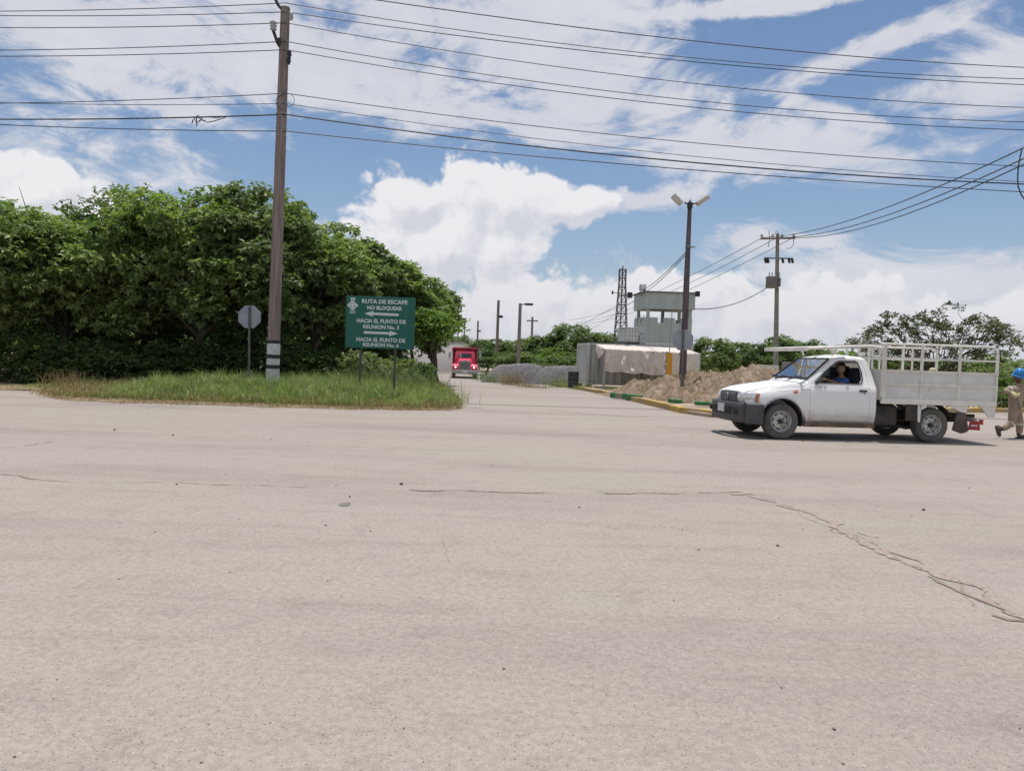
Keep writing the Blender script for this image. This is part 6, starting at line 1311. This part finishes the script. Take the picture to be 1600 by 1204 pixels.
# ------------------------------------------------------------------ dump trucks
def dump_truck(name, px, Y, pal, lab, yaw=0.0, grp=None):
    x = at(px, Y); t = empty(name, (x, Y, zg(Y)), yaw, label=lab, cat='dump truck', group=grp); M1 = pal
    MR = mat('dark_' + pal.name, tuple(v_ * .45 for v_ in (.38, .03, .06)) if 'red' in pal.name else (.3, .3, .3), rough=.6)
    # front faces -y (towards the camera)
    q = MB(); q.prism([(-1.18, 1.35), (1.18, 1.35), (1.22, 2.68), (1.05, 2.82), (-1.05, 2.82), (-1.22, 2.68)], 1.9, 6.8); db = q.build('dump_body', MR, t, bevel=.03)
    q = MB(); q.prism([(-1.25, 2.60), (1.25, 2.60), (1.20, 2.86), (-1.20, 2.86)], 1.0, 1.95); q.build('body_canopy', MR, db, bevel=.02)
    q = MB(); q.bar((-1.24, .98, 2.86), (1.24, .98, 2.86), .08, .08); q.build('canopy_edge', M1, db)
    for x_ in (-1.15, -.4, .4, 1.15): q = MB(); q.bar((x_, 1.88, 1.4), (x_, 1.88, 2.6), .08, .08, up=(0, 1, 0)); q.build('rib', M1, db)
    q = MB(); q.loft([[(-w_, y_, 1.0), (w_, y_, 1.0), (w_, y_, 1.75), (w_ * tp_, y_, zt2), (w_ * tp_ * .9, y_, zt2 + .08), (-w_ * tp_ * .9, y_, zt2 + .08), (-w_ * tp_, y_, zt2), (-w_, y_, 1.75)] for y_, w_, tp_, zt2 in ((.05, .98, 1, 1.85), (.25, .98, .92, 2.45), (1.6, .98, .92, 2.5))]); cbn = q.build('cab', M1, t, smooth=30)
    q = MB(); q.box((0, .125, 2.13), (1.22, .05, .46), Matrix.Rotation(R(-17), 3, 'X')); q.build('windshield', mat('dark_windscreen', (.02, .025, .035), (.04, .045, .055), .15), cbn, bevel=.03)
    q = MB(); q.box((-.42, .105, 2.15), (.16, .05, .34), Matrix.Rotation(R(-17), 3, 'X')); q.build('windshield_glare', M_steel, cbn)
    for s_ in (1, -1): q = MB(); q.box((s_ * .975, .85, 2.12), (.02, .75, .45)); q.build('side_window', MATS['dark_windscreen'], cbn)
    q = MB(); q.loft([[(-w_, y_, .95), (w_, y_, .95), (w_ * 1.05, y_, 1.5), (w_ * .8, y_, zt2), (-w_ * .8, y_, zt2), (-w_ * 1.05, y_, 1.5)] for y_, w_, zt2 in ((-1.35, .52, 1.66), (-1.2, .58, 1.72), (.1, .74, 1.90))]); q.build('hood', M1, t, smooth=30)
    q = MB(); q.prism([(-.48, .82), (.48, .82), (.48, 1.52), (.34, 1.66), (0, 1.71), (-.34, 1.66), (-.48, 1.52)], -1.42, -1.34); g_ = q.build('grille', mat('grille_shell', (.36, .34, .33), (.26, .25, .24), .35, .5), t, bevel=.02)
    for k in range(11): x_ = -.38 + .076 * k; q = MB(); q.bar((x_, -1.43, .88), (x_, -1.43, 1.52), .022, .03, up=(0, 1, 0)); q.build('grille_bar', M_dark, g_)
    for s_ in (1, -1):
        q = MB(); arc = [(-1.45, .85), (-1.42, 1.15), (-1.25, 1.32), (-.85, 1.42), (-.35, 1.32), (-.1, 1.0)]; q.loft([[(s_ * x_, y_, z_) for x_, dz in ((.50, 0), (1.12, -.04), (1.18, -.16), (1.10, -.18), (.5, -.14)) for z_ in (zz + dz,)] for y_, zz in arc]); fn_ = q.build('fender', M1, t, smooth=40)
        q = MB(); q.lathe([(0, 0), (.085, 0), (.09, .05), (.07, .08)], (0, 0, 0), 'y', 14); lamp = q.build('headlight', mat('lit_headlamp', (.9, .88, .8), (.8, .8, .75), .2, emis=((1, .96, .88), 1.0)), fn_); lamp.location = (s_ * .86, -1.53, 1.06)
        q = MB(); q.box((s_ * .86, -1.46, 1.06), (.42, .06, .30)); q.build('lamp_bezel', M1, fn_, bevel=.03)
        q = MB(); q.bar((s_ * 1.0, .1, 1.75), (s_ * 1.42, .05, 1.78), .03, .03); q.bar((s_ * 1.0, .1, 2.40), (s_ * 1.42, .05, 2.42), .03, .03); q.bar((s_ * 1.42, .05, 1.75), (s_ * 1.42, .05, 2.44), .04, .04, up=(0, 1, 0)); m_ = q.build('mirror_arm', M_steel, t); q = MB(); q.box((s_ * 1.44, 0, 2.15), (.20, .06, .48)); q.build('mirror', mat('mirror_pale', (.40, .50, .48), (.3, .38, .36), .2, .4), m_, bevel=.02)
        q = MB(); q.tube([(s_ * 1.05, 1.75, .9), (s_ * 1.05, 1.75, 3.0)], .07, 8) if False else q.box((s_ * 1.02, .9, .75), (.30, 1.2, .45)); q.build('step_tank', M_steel, t, bevel=.05)
        for yy in (-.75, 4.3, 5.5):
            w_ = add_wheel(t, s_ * 1.02, yy, .52, 1, 0, 1.54); w_.rotation_euler = (0, 0, math.pi / 2 * s_ * -1)
    q = MB(); q.box((0, -1.55, .66), (2.36, .18, .30)); bmp_ = q.build('bumper', mat('pale_bumper', (.40, .42, .41), (.28, .29, .28), .4, .4), t, bevel=.03); q = MB(); q.box((.05, -1.65, .66), (.42, .02, .16)); q.build('number_plate', M_white, bmp_)
    q = MB(); q.bar((-.45, -1.3, .62), (-.45, 6.4, .75), .1, .25); q.bar((.45, -1.3, .62), (.45, 6.4, .75), .1, .25); q.tube([(-1, -.75, .52), (1, -.75, .52)], .07, 8); q.tube([(-1, 4.3, .52), (1, 4.3, .52)], .09, 8); q.tube([(-1, 5.5, .52), (1, 5.5, .52)], .09, 8); q.build('chassis', M_under, t)
    return t
M_redp = carpaint('red_truck_paint', (0.55, 0.035, 0.085), (.35, .22, .18), (.2, 1.3), .35, .35); M_palep = carpaint('pale_truck_paint', (0.40, 0.38, 0.36), (.4, .33, .27), (.2, 1.3), .4, .5)
dump_truck('dump_truck', 726.5, 72.5, M_redp, 'red dump truck driving towards us with its headlights on', R(4))
dump_truck('dump_truck', 686, 128, M_palep, 'pale truck half lost in the dust behind the red dump truck', R(5))

# dust raised behind the trucks
def dust(name, c, r_, dens, seed, lab):
    q = MB(); q.ball((0, 0, 0), 1, 24, 14); o = q.build(name, [], smooth=80) if False else link(name, q.mesh(name, M_white, 80)); o.data.materials.clear()
    m = bpy.data.materials.new(name); m.use_nodes = True; K = NT(m.node_tree); K.n.clear(); out = K.new('ShaderNodeOutputMaterial'); t = K.new('ShaderNodeTexCoord')
    ln = K.new('ShaderNodeVectorMath', operation='LENGTH', i_0=t.outputs['Object']); n_ = K.new('ShaderNodeTexNoise', i_Vector=t.outputs['Object'], i_Scale=2.2, i_Detail=4.0, i_Roughness=.6); n_.inputs['Vector']
    f_ = K.m('ADD', K.m('SUBTRACT', 1.0, ln.outputs['Value']), K.m('MULTIPLY', K.m('SUBTRACT', n_.outputs[0], .5), 2.0))
    d_ = K.m('MULTIPLY', K.sm(f_, 0.05, .55), dens); v_ = K.new('ShaderNodeVolumePrincipled', i_Density=d_, i_Color=(.86, .80, .74, 1), i_Anisotropy=.1); K.l.new(v_.outputs[0], out.inputs['Volume'])
    o.data.materials.append(m); o.location = c; o.scale = r_; return tag(o, lab, 'dust', 'dust on the road', 'stuff')
def dz_(px, Y): return Vector((at(px, Y), Y, zg(Y)))
a_ = dz_(683, 92); dust('dust_cloud', (a_.x, 96, -.8 + 1.2), (6.5, 18, 3.6), .16, 1, 'pale road dust billowing behind the red dump truck')
a_ = dz_(665, 118); dust('dust_cloud', (a_.x + 1, 126, -.8 + 1.8), (9, 22, 4.6), .05, 2, 'thin high road dust drifting over the far bend')
